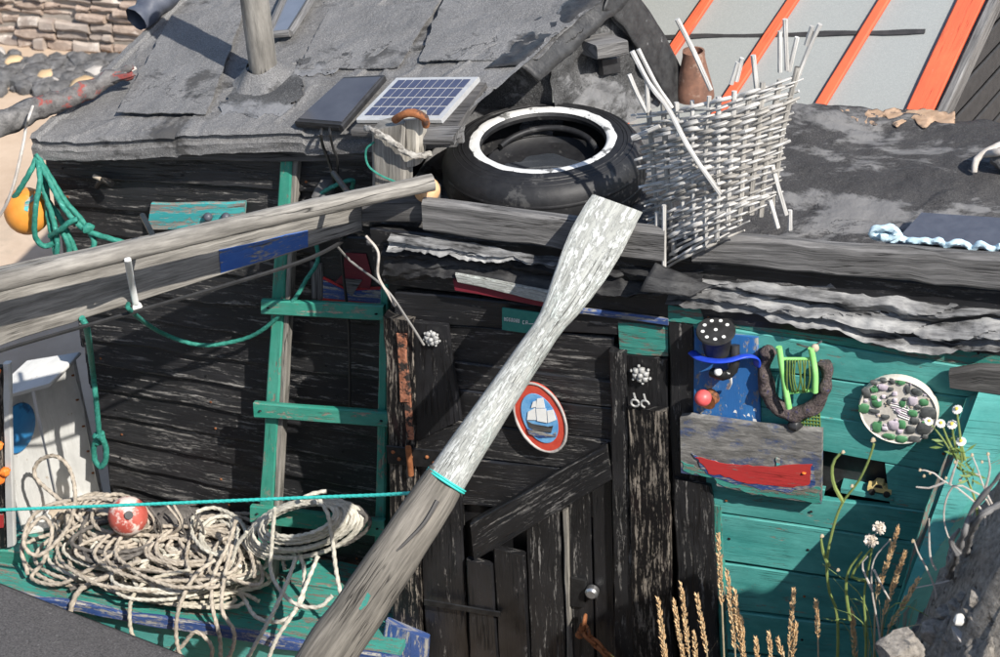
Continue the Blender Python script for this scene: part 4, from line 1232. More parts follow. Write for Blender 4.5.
# wooden pole standing on the roof, crumpled pipe at the top edge
wp = thing('roof_post', 'smooth grey wooden post standing upright on the felt roof', 'post', PR(265, 78))
b0 = PR(265, 79)
tube('post_body', [b0 - zz * 0.02, b0 + zz * 0.2, b0 + zz * 0.56], lambda s: 0.042 - 0.002 * s, MT['brown'], wp, n=18, step=0.03, rough=0.03)
def col_fn(u, v):
    a = u * 2 * pi
    r = 0.043 + 0.06 * v * (1 + 0.4 * nz((cos(a), sin(a), 2), 1.5))
    p = b0 + Vector((cos(a) * r, sin(a) * r, 0))
    p -= RN * (p - E0).dot(RN)
    return p + RN * (0.03 * (1 - v) ** 1.5 + 0.012 * (1 - v) + 0.008 * nz(p, 20) + 0.004)
grid('felt_collar', col_fn, 30, 8, MT['felt'], wp)
cpipe = thing('crumpled_pipe', 'crumpled grey metal pipe lying at the top of the roof edge', 'pipe', PR(158, 10))
V, F, U = g_tube(spline([PR(136, 20, 0.04), PR(150, 8, 0.045), PR(175, -14, 0.05)], 0.01), 0.042, 14, rough=0.3, cap=False)
mk('pipe_body', V, F, MT['slate'], cpipe, True, U)

# ------------------------------------------------------------------ solar panels
s1 = thing('solar_panel', 'white framed solar panel with gridded blue cells by the tyre', 'solar panel', PR(418, 98))
Q = [PR(a, b, 0.045) for a, b in ((397, 77), (479, 76), (441, 119), (356, 119))]
board('backing', Q, 0.016, MT['alu'], s1, warp=0, cham=0.003)
def quad_uv(Q, u, v, up=0.0):
    return Q[0].lerp(Q[1], u).lerp(Q[3].lerp(Q[2], u), v) + RN * up
for i in range(9):
    for j in range(4):
        u0, u1 = 0.055 + 0.89 * i / 9 + 0.008, 0.055 + 0.89 * (i + 1) / 9 - 0.008
        v0, v1 = 0.07 + 0.86 * j / 4 + 0.016, 0.07 + 0.86 * (j + 1) / 4 - 0.016
        q = [quad_uv(Q, u, v, 0.002) for u, v in ((u0, v0), (u1, v0), (u1, v1), (u0, v1))]
        prism('cell', q, -RN * 0.002, MT['cell'], s1)
board('support_board', [PR(a, b, 0.028) for a, b in ((396, 84), (486, 82), (452, 134), (350, 130))], 0.022, MT['greyd'], s1, warp=0.004)
s2 = thing('solar_panel', 'plain dark glass solar panel beside the gridded one', 'solar panel', PR(340, 100))
Q2 = [PR(a, b, 0.032) for a, b in ((343, 77), (385, 75), (342, 125), (294, 121))]
board('frame', Q2, 0.022, MT['blackp'], s2, warp=0, cham=0.004)
prism('glass', [quad_uv(Q2, u, v, 0.003) for u, v in ((0.05, 0.05), (0.95, 0.05), (0.95, 0.95), (0.05, 0.95))], -RN * 0.003, MT['panelglass'], s2)
tube('bracket', [PR(298, 124, 0.02), PR(340, 128, 0.02)], 0.006, MT['ironblack'], s2, n=6)

# ------------------------------------------------------------------ stump post with rope and rusty ring
st = thing('mooring_post', 'split weathered post wrapped with rope behind the beam end', 'post', PY(398, 190, 0.06))
def spx(px, py, Y=0.06): return PY(px, py, Y)
board('post_left', [spx(369, 132), spx(404, 124), spx(407, 196), spx(372, 200)], 0.07, MT['brown'], st, warp=0.012, rag=0.008, cham=0.012)
board('post_right', [spx(400, 121, 0.075), spx(421, 119, 0.075), spx(420, 165, 0.075), spx(403, 168, 0.075)], 0.06, MT['pale'], st, warp=0.008, rag=0.006, cham=0.012)
tube('rust_ring', [spx(395, 120, 0.07), spx(402, 115, 0.05), spx(412, 113, 0.05), spx(424, 117, 0.06), spx(426, 126, 0.07)], 0.011, MT['rust'], st, n=8, rough=0.3)
line('rope', 'pale rope wound across the split mooring post', 'rope', [spx(366, 128, 0.075), spx(372, 130, 0.045), spx(390, 140, 0.035), spx(406, 152, 0.035), spx(418, 156, 0.045), spx(430, 154, 0.09)], 0.0085, MT['roped2'], 10, 0.36)
line('thin_rope', 'thin green cord hooked round the foot of the mooring post', 'rope', [spx(374, 142, 0.055), spx(366, 150, 0.05), spx(368, 165, 0.045), spx(380, 175, 0.045), spx(396, 182, 0.05)], 0.003, MT['ropeg'])
fl = ball('float', PY(427, 190, 0.02), 0.036, MT['floatorange'], n=18)
tag(fl, 'small faded orange float wedged between pole end and tyre', 'float')
slb = thing('roof_slab', 'short grey plank under the near edge of the gridded solar panel', 'board', PR(440, 130))
board('slab_body', [PR(425, 126, 0.03), PR(462, 124, 0.03), PR(452, 138, 0.03), PR(420, 138, 0.03)], 0.025, MT['grey'], slb)

# ------------------------------------------------------------------ tyre
ZT = 1.742
TC = PZ(543, 139, ZT + 0.175)
TC.z = ZT
ty = thing('tyre', 'black car tyre with white painted sidewall ring lying on the roof', 'tyre', TC)
R0, R1, TW = 0.282, 0.172, 0.175
def tyre_prof():
    pr = []
    N = 22
    # outside: lower bead -> lower sidewall -> tread -> upper sidewall -> upper bead
    pts = [(R1, 0.018), (R1 + 0.012, 0.004), (R1 + 0.045, 0.0), (R0 - 0.030, 0.010), (R0 - 0.010, 0.030), (R0, 0.055), (R0 + 0.002, TW / 2), (R0, TW - 0.055), (R0 - 0.008, TW - 0.035), (R0 - 0.024, TW - 0.014), (R1 + 0.050, TW - 0.004), (R1 + 0.040, TW), (R1 + 0.010, TW - 0.002), (R1, TW - 0.014),
           (R1 + 0.002, TW - 0.026), (R1 + 0.05, TW - 0.016), (R0 - 0.030, TW - 0.04), (R0 - 0.018, TW / 2), (R0 - 0.03, 0.035), (R1 + 0.05, 0.018), (R1 + 0.002, 0.028)]
    return pts
lathe('tyre_body', tyre_prof(), TC, MT['rubber'], ty, n=72, close=True)
ww = []
def ww_fn(u, v):
    a = u * 2 * pi
    r = R1 + 0.004 + (0.027 + 0.005 * nz((cos(a) * 5, sin(a) * 5, 1)) + 0.002 * nz((cos(a) * 19, sin(a) * 19, 1))) * v
    h = TW + 0.0015 - (0.006 * (1 - v * 5) if v < 0.2 else 0) - (0.0012 * (v - 0.8) / 0.2 if v > 0.8 else 0)
    return TC + Vector((cos(a) * r, sin(a) * r, h))
grid('white_ring', ww_fn, 96, 6, MT['whitewall'], ty)
for k in range(2):
    rr_ = R0 + 0.0025
    V, F, U = g_lathe([(rr_ - 0.002, 0.06 + 0.045 * k), (rr_, 0.064 + 0.045 * k), (rr_, 0.068 + 0.045 * k), (rr_ - 0.002, 0.072 + 0.045 * k)], TC, n=72)
    mk('tread_rib', V, F[:-2], MT['rubber'], ty, True, U[:-2])
for rr_ in (R1 + 0.052, R1 + 0.062, R1 + 0.078):
    hz_ = TW - 0.0035 - max(0, rr_ - (R1 + 0.050)) * 0.30
    V, F, U = g_lathe([(rr_ - 0.0022, hz_ - 0.002), (rr_ - 0.0012, hz_ + 0.0016), (rr_ + 0.0012, hz_ + 0.0016), (rr_ + 0.0022, hz_ - 0.003)], TC, n=90)
    mk('sidewall_rib', V, F[:-2], MT['rubber'], ty, True, U[:-2])
# old tray with rainwater inside
tr_ = thing('rain_tray', 'dark tray of puddled rainwater lying inside the tyre', 'tray', TC + zz * 0.03)
lathe('tray_body', [(r_, h_ + 0.050) for r_, h_ in ((0.001, 0.028), (0.11, 0.031), (0.150, 0.038), (0.162, 0.052), (0.167, 0.052), (0.160, 0.034), (0.12, 0.022), (0.001, 0.020))], TC, MT['rubber'], tr_, n=48, jit=0.03)
V, F, U = g_lathe([(0.001, 0.0845), (0.105, 0.0845)], TC + Vector((0.0, -0.015, 0)), n=40, jit=0.35)
mk('water', V, F[:-1], MT['water'], tr_, False, U[:-1])
hp = [TC + Vector((cos(a) * 0.150, sin(a) * 0.150, 0.105 + 0.030 * sin(a))) for a in [0.15 * pi + 0.75 * pi * k / 16 for k in range(17)]]
tube('hoop', hp, 0.009, MT['rubber'], tr_, n=8)
pot = lathe('terracotta_pot', [(0.06, 0), (0.058, 0.02), (0.040, 0.10), (0.034, 0.13), (0.034, 0.15), (0.028, 0.15), (0.028, 0.12)], Vector((PZ(694, 92, 1.78).x, PZ(694, 92, 1.78).y, 1.765)), MT['terracotta'], n=24, jit=0.05)
tag(pot, 'rusty terracotta chimney pot behind the wicker panel', 'chimney pot')

# ------------------------------------------------------------------ wicker panel
wk = thing('wicker_panel', 'bleached broken wicker basket side standing on the roof beam', 'basket', PY(715, 240, -0.03))
def lerp(a, b, t): return a + (b - a) * t
def wpx(u, v):
    """v 0 bottom .. 1 top, in photo pixels"""
    lx = lerp(660, 650, min(1, v * 2)) if v < 0.5 else lerp(650, 642, (v - 0.5) * 2)
    rx = lerp(776, 785, min(1, v * 2)) if v < 0.5 else lerp(785, 801, (v - 0.5) * 2)
    lyy = lerp(274, 112, v)
    ryy = lerp(222, 72, v)
    curve = -14 * sin(pi * u) * (v - 0.42) * 1.4
    return lerp(lx, rx, u), lerp(lyy, ryy, u) - curve * 0.6
def wY(u, v): return 0.02 - 0.10 * sin(pi * u) ** 0.8 + 0.06 * v
WROWS = 38
NST = 11
RW = random.Random(11)
for j in range(WROWS):
    v = (j + 0.5) / WROWS
    low = max(0.0, 1 - v * 4)
    u0 = -0.03 + RW.uniform(-0.05, 0.02) - (0.10 * RW.random() if v < 0.35 else 0)
    u1 = 1.0 + RW.uniform(-0.03, 0.03)
    if v < 0.12: u0, u1 = RW.uniform(-0.12, 0.05), RW.uniform(0.55, 0.9)
    pts = []
    K = 30
    sv = RW.uniform(-1.5, 1.5) / WROWS
    for i in range(K + 1):
        u = lerp(u0, u1, i / K)
        ph = u * NST * pi + j * pi
        a, b = wpx(u, v + sv * (u - 0.5) + 0.022 * nz((u * 3.2, j * 1.7, 3)))
        pts.append(PY(a, b, wY(max(0, min(1, u)), v) - 0.011 * sin(ph) - 0.004 + 0.005 * nz((u * 7, j, 2))))
    tube('weaver', pts, lambda s, r=RW.choice((0.0026, 0.0034, 0.0040, 0.0050)): r * (0.55 + 0.75 * sin(pi * min(0.97, max(0.06, s)))**0.5), MT['wicker'] if RW.random() < 0.7 else MT['wickerd'], wk, n=6, step=0.012, rough=0.3)
def stake(pts, r, mat=None):
    tube('stake', pts, r, mat or MT['wickerd'], wk, n=7, step=0.03, rough=0.15)
for i in range(NST):
    u = (i + 0.5) / NST
    top = 1.0 + RW.uniform(0.0, 0.05)
    P_ = []
    for t in (0.02 + 0.12 * RW.random(), 0.3, 0.6, top):
        a, b = wpx(u + 0.04 * (t - 0.5) * RW.uniform(-1, 1), t)
        P_.append(PY(a, b, wY(u, t)))
    stake(P_, RW.uniform(0.0055, 0.0080), MT['wicker'] if RW.random() < 0.5 else None)
for pts in ([(677, 19), (694, 52), (711, 90)], [(632, 51), (650, 85), (668, 108), (690, 150), (722, 196)], [(638, 49), (656, 84), (672, 108)], [(629, 74), (638, 95), (647, 112)],
            [(647, 82), (648, 112)], [(753, 55), (757, 90), (761, 120), (772, 165), (787, 218)], [(785, 19), (787, 70)], [(780, 31), (780, 72)], [(820, 24), (808, 50), (794, 86)], [(812, 26), (806, 45)], [(797, 37), (789, 72)],
            [(742, 58), (736, 82)], [(738, 62), (731, 84)], [(657, 212), (657, 248)], [(664, 205), (664, 272)], [(770, 200), (778, 228)], [(790, 210), (790, 230)], [(632, 138), (660, 126)]):
    u = (pts[-1][0] - 648) / 145
    stake([PY(a, b, wY(max(0, min(1, u)), max(0, min(1.2, (250 - b) / 165))) - 0.016) for a, b in pts], 0.0065 if len(pts) > 3 else 0.006, MT['wicker'])

# ------------------------------------------------------------------ oar
oar = thing('oar', 'big white painted wooden oar leaning across the door on the beam', 'oar', PY(330, 657, -0.9))
OC = [(616, 206, 26), (608, 220, 27.5), (596, 242, 28), (584, 265, 26), (572, 288, 22.5), (562, 306, 18.5), (553, 320, 15), (545, 332, 14), (528, 357, 15), (500, 398, 16.5), (470, 443, 18.5), (446, 480, 20.5)]
OS = [(449, 474, 20.5), (436, 495, 23), (420, 519, 24), (390, 563, 25), (360, 608, 26), (330, 652, 27), (300, 697, 28)]
def oy(py): return -0.045 - (py - 205) / (657 - 205) * 0.87
def oar_loft(C_, thick, name, mat, rough=0.05, taper_end=None):
    pts = [PY(a, b, oy(b)) for a, b, _ in C_]
    dirn = (pts[-1] - pts[0]).normalized()
    view = (CAM - pts[len(pts) // 2]).normalized()
    wide = dirn.cross(view).normalized()
    nrm = wide.cross(dirn).normalized()
    N = 16
    V, F, U = [], [], []
    dense = []
    for i in range(len(pts) - 1):
        for k in range(6):
            t = k / 6
            dense.append((pts[i].lerp(pts[i + 1], t), lerp(C_[i][2], C_[i + 1][2], t), i + t))
    dense.append((pts[-1], C_[-1][2], len(pts) - 1))
    L = 0
    ls = []
    for i, (p, wpx_, ii) in enumerate(dense):
        if i: L += (p - dense[i - 1][0]).length
        ls.append(L)
        hw = wpx_ * mpx(p)
        th = thick(hw, ii)
        for k in range(N):
            a = 2 * pi * k / N
            e = 0.75
            cx = math.copysign(abs(cos(a)) ** e, cos(a)) * hw
            cz = math.copysign(abs(sin(a)) ** e, sin(a)) * th
            q = p + wide * cx + nrm * cz
            if i == 0: q = q + dirn * (-0.008 + 0.014 * (cx / hw))
            q += (wide * cos(a) + nrm * sin(a)) * rough * hw * 0.5 * nz(q, 9, 2)
            V.append(q)
    for i in range(len(dense) - 1):
        for k in range(N):
            k2 = (k + 1) % N
            F.append((i * N + k, (i + 1) * N + k, (i + 1) * N + k2, i * N + k2))
            c0, c1 = 0.26 * k / N, 0.26 * (k + 1) / N
            U.append([(ls[i], c0), (ls[i + 1], c0), (ls[i + 1], c1), (ls[i], c1)])
    F.append(tuple(range(N))); U.append([(0, 0.1)] * N)
    F.append(tuple((len(dense) - 1) * N + k for k in range(N - 1, -1, -1))); U.append([(L, 0.1)] * N)
    return mk(name, V, F, mat, oar, True, U, 50), dense, wide, nrm, dirn
bl_, dn_, owide, onrm, odir = oar_loft(OC, lambda hw, i: lerp(0.010, hw, max(0, min(1, (i - 3) / 4))), 'blade', MT['white'])
lo_, dn2, *_ = oar_loft(OS, lambda hw, i: hw * 0.95, 'loom', MT['loom'], 0.16)
# teal edge left on the blade
e_ = spline([PY(a, b, oy(b)) + onrm * 0.006 for a, b in ((622, 262), (604, 296), (588, 318), (570, 330), (560, 338), (552, 350))], 0.01)
# continue the loom to the ground, out of the frame
t_ = (dn2[-1][0].z - bank_z(dn2[-1][0].x, dn2[-1][0].y) ) / -odir.z
end = dn2[-1][0] + odir * 0.25
tube('handle', [dn2[-1][0] - odir * 0.02, end, end + odir * 0.30], lambda s: 0.075 - 0.03 * s, MT['loom'], oar, n=14, step=0.05)
# raised strip and teal scar on the loom
tube('loom_edge', [PY(438, 500, oy(500)) + onrm * 0.050, PY(425, 522, oy(522)) + onrm * 0.055, PY(408, 540, oy(540)) + onrm * 0.057, PY(392, 556, oy(556)) + onrm * 0.057, PY(378, 578, oy(578)) + onrm * 0.059], lambda s: 0.006 - 0.003 * s, MT['greyd'], oar, n=6)
prism('teal_scar', [PY(a, b, oy(b)) + onrm * 0.061 for a, b in ((372, 594), (366, 586), (360, 592), (357, 604), (362, 608), (368, 603))], onrm * 0.003, MT['teal2'], oar)

# turquoise twine stretched to the oar
def loop_pts(c, r, n, turns, dirv, wide, nrm, pitch):
    return [c + (wide * cos(a) + nrm * sin(a)) * r + dirv * (pitch * a / (2 * pi)) for a in [2 * pi * turns * k / n for k in range(n + 1)]]
oc_ = PY(446, 481, oy(481))
tw = thing('twine', 'taut turquoise twine stretched from left edge to knot round the oar', 'twine', oc_)
kn = oc_ + owide * -0.046 + onrm * 0.03
if PY(423, 493, oy(490)): kn = PY(424, 492, oy(492)) + onrm * 0.02
tube('line', [PY(-60, 513, -0.30), PY(0, 510, -0.34), PY(130, 505, -0.42), PY(300, 498, -0.50), PY(380, 495, -0.55), kn], 0.005, MT['twine'], tw, n=8, strand=0.15)
tube('loops', loop_pts(oc_ - odir * 0.006, 20.5 * mpx(oc_) + 0.003, 40, 2, odir, owide, onrm, 0.006), 0.0030, MT['twine'], tw, n=6)
ball('knot', kn, 0.013, MT['twine'], tw, n=10, jit=0.5)

# ------------------------------------------------------------------ things fixed to the door and teal wall
def disc_on(name, c, rx, rz, t, mat, parent, n=36, nrm=Vector((0, -1, 0)), rot=0.0):
    ux = Vector((cos(rot), 0, sin(rot)))
    uz = Vector((-sin(rot), 0, cos(rot)))
    g = Geo()
    V, F, U = [], [], []
    for k in range(n):
        a = 2 * pi * k / n
        V.append(c + ux * cos(a) * rx + uz * sin(a) * rz + nrm * t)
    for k in range(n):
        a = 2 * pi * k / n
        V.append(c + ux * cos(a) * rx + uz * sin(a) * rz)
    F = [tuple(range(n))] + [(k, n + k, n + (k + 1) % n, (k + 1) % n) for k in range(n)]
    return mk(name, V, F, mat, parent)
pq = thing('ship_plaque', 'oval red rimmed plaque with white sailing ship on blue', 'plaque', PY(542, 450, -0.012))
pc = PY(541, 416, -0.008)
mp = mpx(pc)
PRX, PRZ, PROT = 25 * mp * 1.04, 35 * mp / 0.85, radians(14)
rimP = [pc + Vector((cos(PROT), 0, sin(PROT))) * cos(a) * PRX + Vector((-sin(PROT), 0, cos(PROT))) * sin(a) * PRZ + Vector((0, -0.010, 0)) for a in [2 * pi * k / 48 for k in range(49)]]
V, F, U = g_tube(rimP, 0.0042, 8, cap=False, rough=0.5)
disc_on('plate', pc, PRX, PRZ, 0.010, MT['plaquered'], pq, rot=PROT)
mk('rim', V, F, MT['rockw'], pq, True, U)
disc_on('sky_field', pc + Vector((0, -0.011, 0)), PRX * 0.70, PRZ * 0.72, 0.002, MT['plaqueblue'], pq, rot=PROT)
def flatw(name, pts, Y, mat, parent, t=0.002): return flat(name, pts, Y, mat, parent, t)
yy = pc.y - 0.0155
flatw('hull', [(527, 421), (532, 424), (548, 427), (553, 426), (551, 433), (535, 431), (529, 427)], yy, MT['greyd'], pq)
for s in ([(528, 412), (535, 408), (536, 420), (527, 420)], [(537, 399), (543, 398), (545, 408), (536, 408)], [(536, 409), (546, 409), (547, 423), (537, 421)], [(547, 411), (553, 410), (556, 420), (548, 423)], [(533, 402), (536, 401), (536, 407), (531, 408)]):
    flatw('sail', s, yy - 0.001, MT['whitep'], pq)
flatw('waterline', [(527, 429), (552, 435), (556, 432), (556, 437), (540, 438), (529, 434)], yy, MT['bluedk'], pq)

sg = thing('small_sign', 'small dark teal sign with white lettering half hidden by oar', 'sign', PY(520, 330, -0.03))
pyb('sign_face', [(502, 308), (545, 314), (545, 336), (502, 330)], 0.006, MT['signteal'], sg, Y=-0.022, warp=0.001, cham=0.001)
lt = Geo()
x = 504.0
RL = random.Random(5)
for k in range(7):
    w_ = 1.7
    y0 = 317.2 + (x - 504) * 0.14
    for (a, b, c, d) in ((0, 0, 0.5, 3.6), (0, 3.0, w_, 3.7), (w_ - 0.5, RL.choice([0, 1.4]), w_, 3.6), (0, RL.choice([0.0, 1.5]), w_, RL.choice([0.6, 2.1]))):
        lt.add(g_prism([PY(x + a, y0 + b, -0.0228), PY(x + c, y0 + b, -0.0228), PY(x + c, y0 + d, -0.0228), PY(x + a, y0 + d, -0.0228)], Vector((0, 0.0006, 0))))
    x += 2.3
x += 2.4
for (a, b, c, d) in ((0, 0, 0.6, 3.6), (0, 0, 2, 0.6), (0, 3, 2, 3.6), (3, 0, 3.6, 3.6), (4.6, 0, 5.2, 3.6), (3, 0, 5, 0.6), (3, 1.8, 5, 2.3), (6.2, 3, 12, 3.6)):
    y0 = 317.2 + (x - 504) * 0.14 + 0.8
    lt.add(g_prism([PY(x + a, y0 + b, -0.0228), PY(x + c, y0 + b, -0.0228), PY(x + c, y0 + d, -0.0228), PY(x + a, y0 + d, -0.0228)], Vector((0, 0.0006, 0))))
lt.build('lettering', MT['whitep'], sg)

def rosette(name, label, c, r, seed, lobes=7):
    t = thing(name, label, 'ornament', c)
    g = Geo()
    RQ = random.Random(seed)
    for k in range(lobes):
        a = 2 * pi * k / lobes + 0.3
        rr_ = r * RQ.uniform(0.5, 0.72)
        p = c + Vector((cos(a) * rr_, -0.004, sin(a) * rr_))
        pr = [(max(1e-4, r * 0.36 * sin(pi * i / 6)), -r * 0.30 * cos(pi * i / 6)) for i in range(7)]
        g.add(g_lathe(pr, p, Vector((0, -1, 0)), 8, jit=0.5))
        p2 = c + Vector((cos(a + 0.4), 0, sin(a + 0.4))) * r * 0.98 + Vector((0, -0.003, 0))
        pr = [(max(1e-4, r * 0.17 * sin(pi * i / 6)), -r * 0.2 * cos(pi * i / 6)) for i in range(7)]
        g.add(g_lathe(pr, p2, Vector((0, -1, 0)), 7))
    g.build('petals', MT['silver'], t, True)
    ball('boss', c + Vector((0, -0.010, 0)), r * 0.30, MT['silver'], t, n=10)
    return t
rosette('leaf_ornament', 'white metal leaf ornament on the left door board', PY(432, 338, -0.016), 0.024, 1)
rosette('face_ornament', 'white metal lion face ornament above the worn right post', PY(641, 374, -0.008), 0.028, 4, 6)
for (a, b, l) in ((635, 403, 'small white iron ring nearer the door on the right post'), (645, 404, 'small white iron hook nearer the teal wall on the right post')):
    c = PY(a, b, -0.030)
    t = thing('hook', l, 'hook', c)
    V, F, U = g_tube([c + Vector((cos(x_) * 0.011, 0, sin(x_) * 0.011)) for x_ in [2 * pi * k / 16 * (1.0 if a < 640 else 0.75) for k in range(17)]], 0.0035, 6)
    mk('ring', V, F, MT['silver'], t, True, U)
    tube('shank', [c + Vector((0.002, 0.0, 0.010)), c + Vector((-0.004, 0.004, 0.030))], 0.003, MT['silver'], t, n=6)

# blue board with a face of odds and ends
bf = thing('blue_face_board', 'bright blue board bearing a face of odds and ends', 'board', PY(727, 425, -0.012))
pyb('board_face', [(694, 330), (758, 338), (761, 428), (693, 420)], 0.014, MT['blue'], bf, Y=-0.010, warp=0.002)
hc = PY(716, 333, -0.045)
lathe('hat_drum', [(0.036, -0.065), (0.040, -0.01), (0.046, 0.0)], hc + zz * 0.0, MT['blackp'], bf, n=20, ax=(0.0, -0.25, 1))
hd = lathe('hat_disc', [(0.048, 0), (0.052, 0.006), (0.050, 0.012)], hc, MT['blackp'], bf, n=28, ax=(0.0, -0.25, 1))
hax = Vector((0, -0.25, 1)).normalized()
for k in range(9):
    a = 2 * pi * k / 9
    rr_ = 0.034 if k else 0
    lathe('hole_dot', [(0.0052, 0), (0.0052, 0.0008)], hc + Vector((cos(a) * rr_, sin(a) * rr_ * 0.97, sin(a) * rr_ * 0.25)) + hax * 0.0125, MT['whitep'], bf, n=8, ax=hax)
V, F, U = g_tube(spline([PY(692, 352, -0.03), PY(700, 358, -0.06), PY(715, 361, -0.075), PY(730, 360, -0.07), PY(745, 356, -0.05), PY(756, 358, -0.03), PY(757, 366, -0.02)], 0.006), 0.013, 10, flat=0.35)
mk('blue_strap', V, F, MT['bluep'], bf, True, U)
ball('white_eye', PY(718, 372, -0.055), 0.011, MT['whitep'], bf, n=12)
tube('black_pipe', [PY(712, 372, -0.03), PY(724, 376, -0.05), PY(734, 368, -0.05), PY(735, 345, -0.03)], 0.013, MT['blackp'], bf, n=10)
tube('white_smear', [PY(729, 372, -0.060), PY(731, 382, -0.050), PY(728, 388, -0.030)], 0.005, MT['whitep'], bf, n=6, rough=0.5)
lathe('nose_cup', [(0.024, 0), (0.022, 0.02), (0.026, 0.028)], PY(712, 396, -0.012), MT['rust'], bf, n=14, ax=(-0.3, -1, 0))
ball('red_nose', PY(703, 398, -0.055), 0.023, MT['redknob'], bf, n=18)
RB2 = random.Random(2)
for k in range(12):
    a, b = RB2.uniform(700, 757), RB2.uniform(396, 422)
    prism('paint_fleck', [PY(a + RB2.uniform(-2, 2), b + dy, -0.0107) for dy in (-2, 0.5)] + [PY(a + 2.5, b + 1.5, -0.0107), PY(a + 1.5, b - 1.5, -0.0107)], (0, 0.0005, 0), MT['whitep'], bf)

# horseshoe with lime green line winder
hs = thing('horseshoe', 'rough encrusted horseshoe hung on the teal wall', 'horseshoe', PY(793, 420, -0.02))
tube('shoe', [PY(770, 352, -0.016), PY(764, 372, -0.020), PY(768, 393, -0.022), PY(779, 408, -0.022), (PY(794, 415, -0.022)), PY(811, 408, -0.022), PY(822, 394, -0.022), PY(827, 378, -0.020), PY(824, 362, -0.016)], lambda s: 0.016 + 0.005 * sin(pi * s), MT['horse'], hs, n=16, step=0.005, rough=0.55)
ball('shoe_end', PY(768, 352, -0.022), 0.020, MT['horse'], hs, n=10, jit=0.4)
ball('pendant', PY(795, 425, -0.03), 0.018, MT['blackp'], hs, n=10, jit=0.4)
lw = thing('line_winder', 'lime green plastic handline winder hung inside the horseshoe', 'winder', PY(800, 408, -0.05))
tube('rail', [PY(779, 347, -0.048), PY(784, 380, -0.050), PY(789, 408, -0.052)], 0.0085, MT['lime'], lw, n=8)
tube('rail', [PY(811, 348, -0.048), PY(815, 372, -0.050), PY(815, 392, -0.050)], 0.0085, MT['lime'], lw, n=8)
tube('crossbar', [PY(782, 359, -0.046), PY(812, 359, -0.046)], 0.005, MT['lime'], lw, n=8)
tube('crossbar', [PY(786, 393, -0.046), PY(814, 390, -0.046)], 0.005, MT['lime'], lw, n=8)
g = Geo()
for k in range(9):
    a = 787 + k * 2.7
    g.add(g_tube(spline([PY(a, 360, -0.054), PY(a + RB2.uniform(-3, 3), 378, -0.060), PY(a + RB2.uniform(-3, 3), 392, -0.054)], 0.01), 0.0022, 5))
g.build('wound_line', MT['leaf'], lw, True)
tag(lw.children[-1], kind='stuff')
hk = thing('fish_hook', 'bent wire hook with pale bead above the horseshoe', 'hook', PY(805, 348, 0.0))
tube('wire', [PY(797, 344, -0.02), PY(803, 346, -0.03), PY(812, 347, -0.035), PY(822, 341, -0.03)], 0.003, MT['steel'], hk, n=6)
ball('bead', PY(815, 348, -0.04), 0.011, MT['flint'], hk, n=12)
nt_ = thing('net_scrap', 'scrap of square green netting under the horseshoe', 'net', PY(808, 432, 0.0))
for k in range(7):
    a = 800 + k * 3.2
    tube('mesh_cord', [PY(a, 405, 0.0), PY(a + 1, 432, -0.002)], 0.0022, MT['leaf'], nt_, n=5, step=0.03)
    b = 410 + k * 3.4
    tube('mesh_cord', [PY(800, b - 1, -0.002), PY(820, b + 1, -0.002)], 0.0022, MT['leaf'], nt_, n=5, step=0.03)

# boat painting plank
bpk = thing('boat_plank', 'weathered plank painted with a red rowing boat on teal wall', 'picture', PY(750, 500, -0.03))
prism('plank_body', [PY(a, b, -0.040) for a, b in ((680, 418), (690, 417), (760, 427), (822, 432), (821, 504), (770, 497), (717, 486), (714, 478), (681, 473))], (0, 0.022, 0), MT['grey'], bpk)
bp_mat = MatB('grey_driftwood_blue_wash')
co = bp_mat.coord('Object', (14, 14, 60), False)
nA = bp_mat.noise(co, 1.0, 8, 0.7, 0.4)
nB = bp_mat.noise(bp_mat.coord('Object', (10, 10, 18), False), 1.0, 6, 0.7)
cA = bp_mat.ramp(nA, [(0.3, (0.05, 0.048, 0.045)), (0.5, (0.16, 0.155, 0.145)), (0.72, (0.34, 0.33, 0.31))])
cA = bp_mat.mix(bp_mat.ramp(nB, [(0.52, 0.0), (0.6, 0.75)]), cA, (0.03, 0.06, 0.16))
bpk.children[0].data.materials[0] = bp_mat.out(cA, 0.85, bp_mat.bump(nA, 0.6, 0.005))
def ragflat(name, pts, Y, mat, parent, amp=0.8, n=6):
    out = []
    for (a, b), (c, d) in zip(pts, pts[1:] + pts[:1]):
        for k in range(n):
            t = k / n
            x_, y_ = lerp(a, c, t), lerp(b, d, t)
            out.append((x_ + amp * nz((x_ * 0.31, y_ * 0.31, 1)) * 2, y_ + amp * nz((x_ * 0.31, y_ * 0.31, 9)) * 2))
    return prism(name, [PY(a, b, Y) for a, b in out], (0, 0.0015, 0), mat, parent)
ragflat('sea_stroke', [(682, 463), (714, 470), (760, 482), (820, 486), (820, 503), (770, 496), (718, 485), (714, 477), (682, 472)], -0.0418, MT['teal2'], bpk, 2.0)
ragflat('boat_shadow', [(692, 454), (716, 462), (760, 468), (813, 466), (814, 489), (786, 492), (736, 485), (706, 474)], -0.0432, MT['bluedk'], bpk, 2.6)
ragflat('boat_hull', [(695, 457), (720, 463), (760, 467), (812, 464), (811, 484), (790, 488), (740, 482), (709, 473)], -0.0446, MT['red'], bpk, 1.3)
ragflat('crew_mark', [(776, 458), (780, 458), (780, 465), (776, 466)], -0.0432, MT['turq'], bpk, 0.5)
ball('hull_eye', PY(804, 473, -0.045), 0.006, MT['orange'], bpk, n=8, sq=0.4)

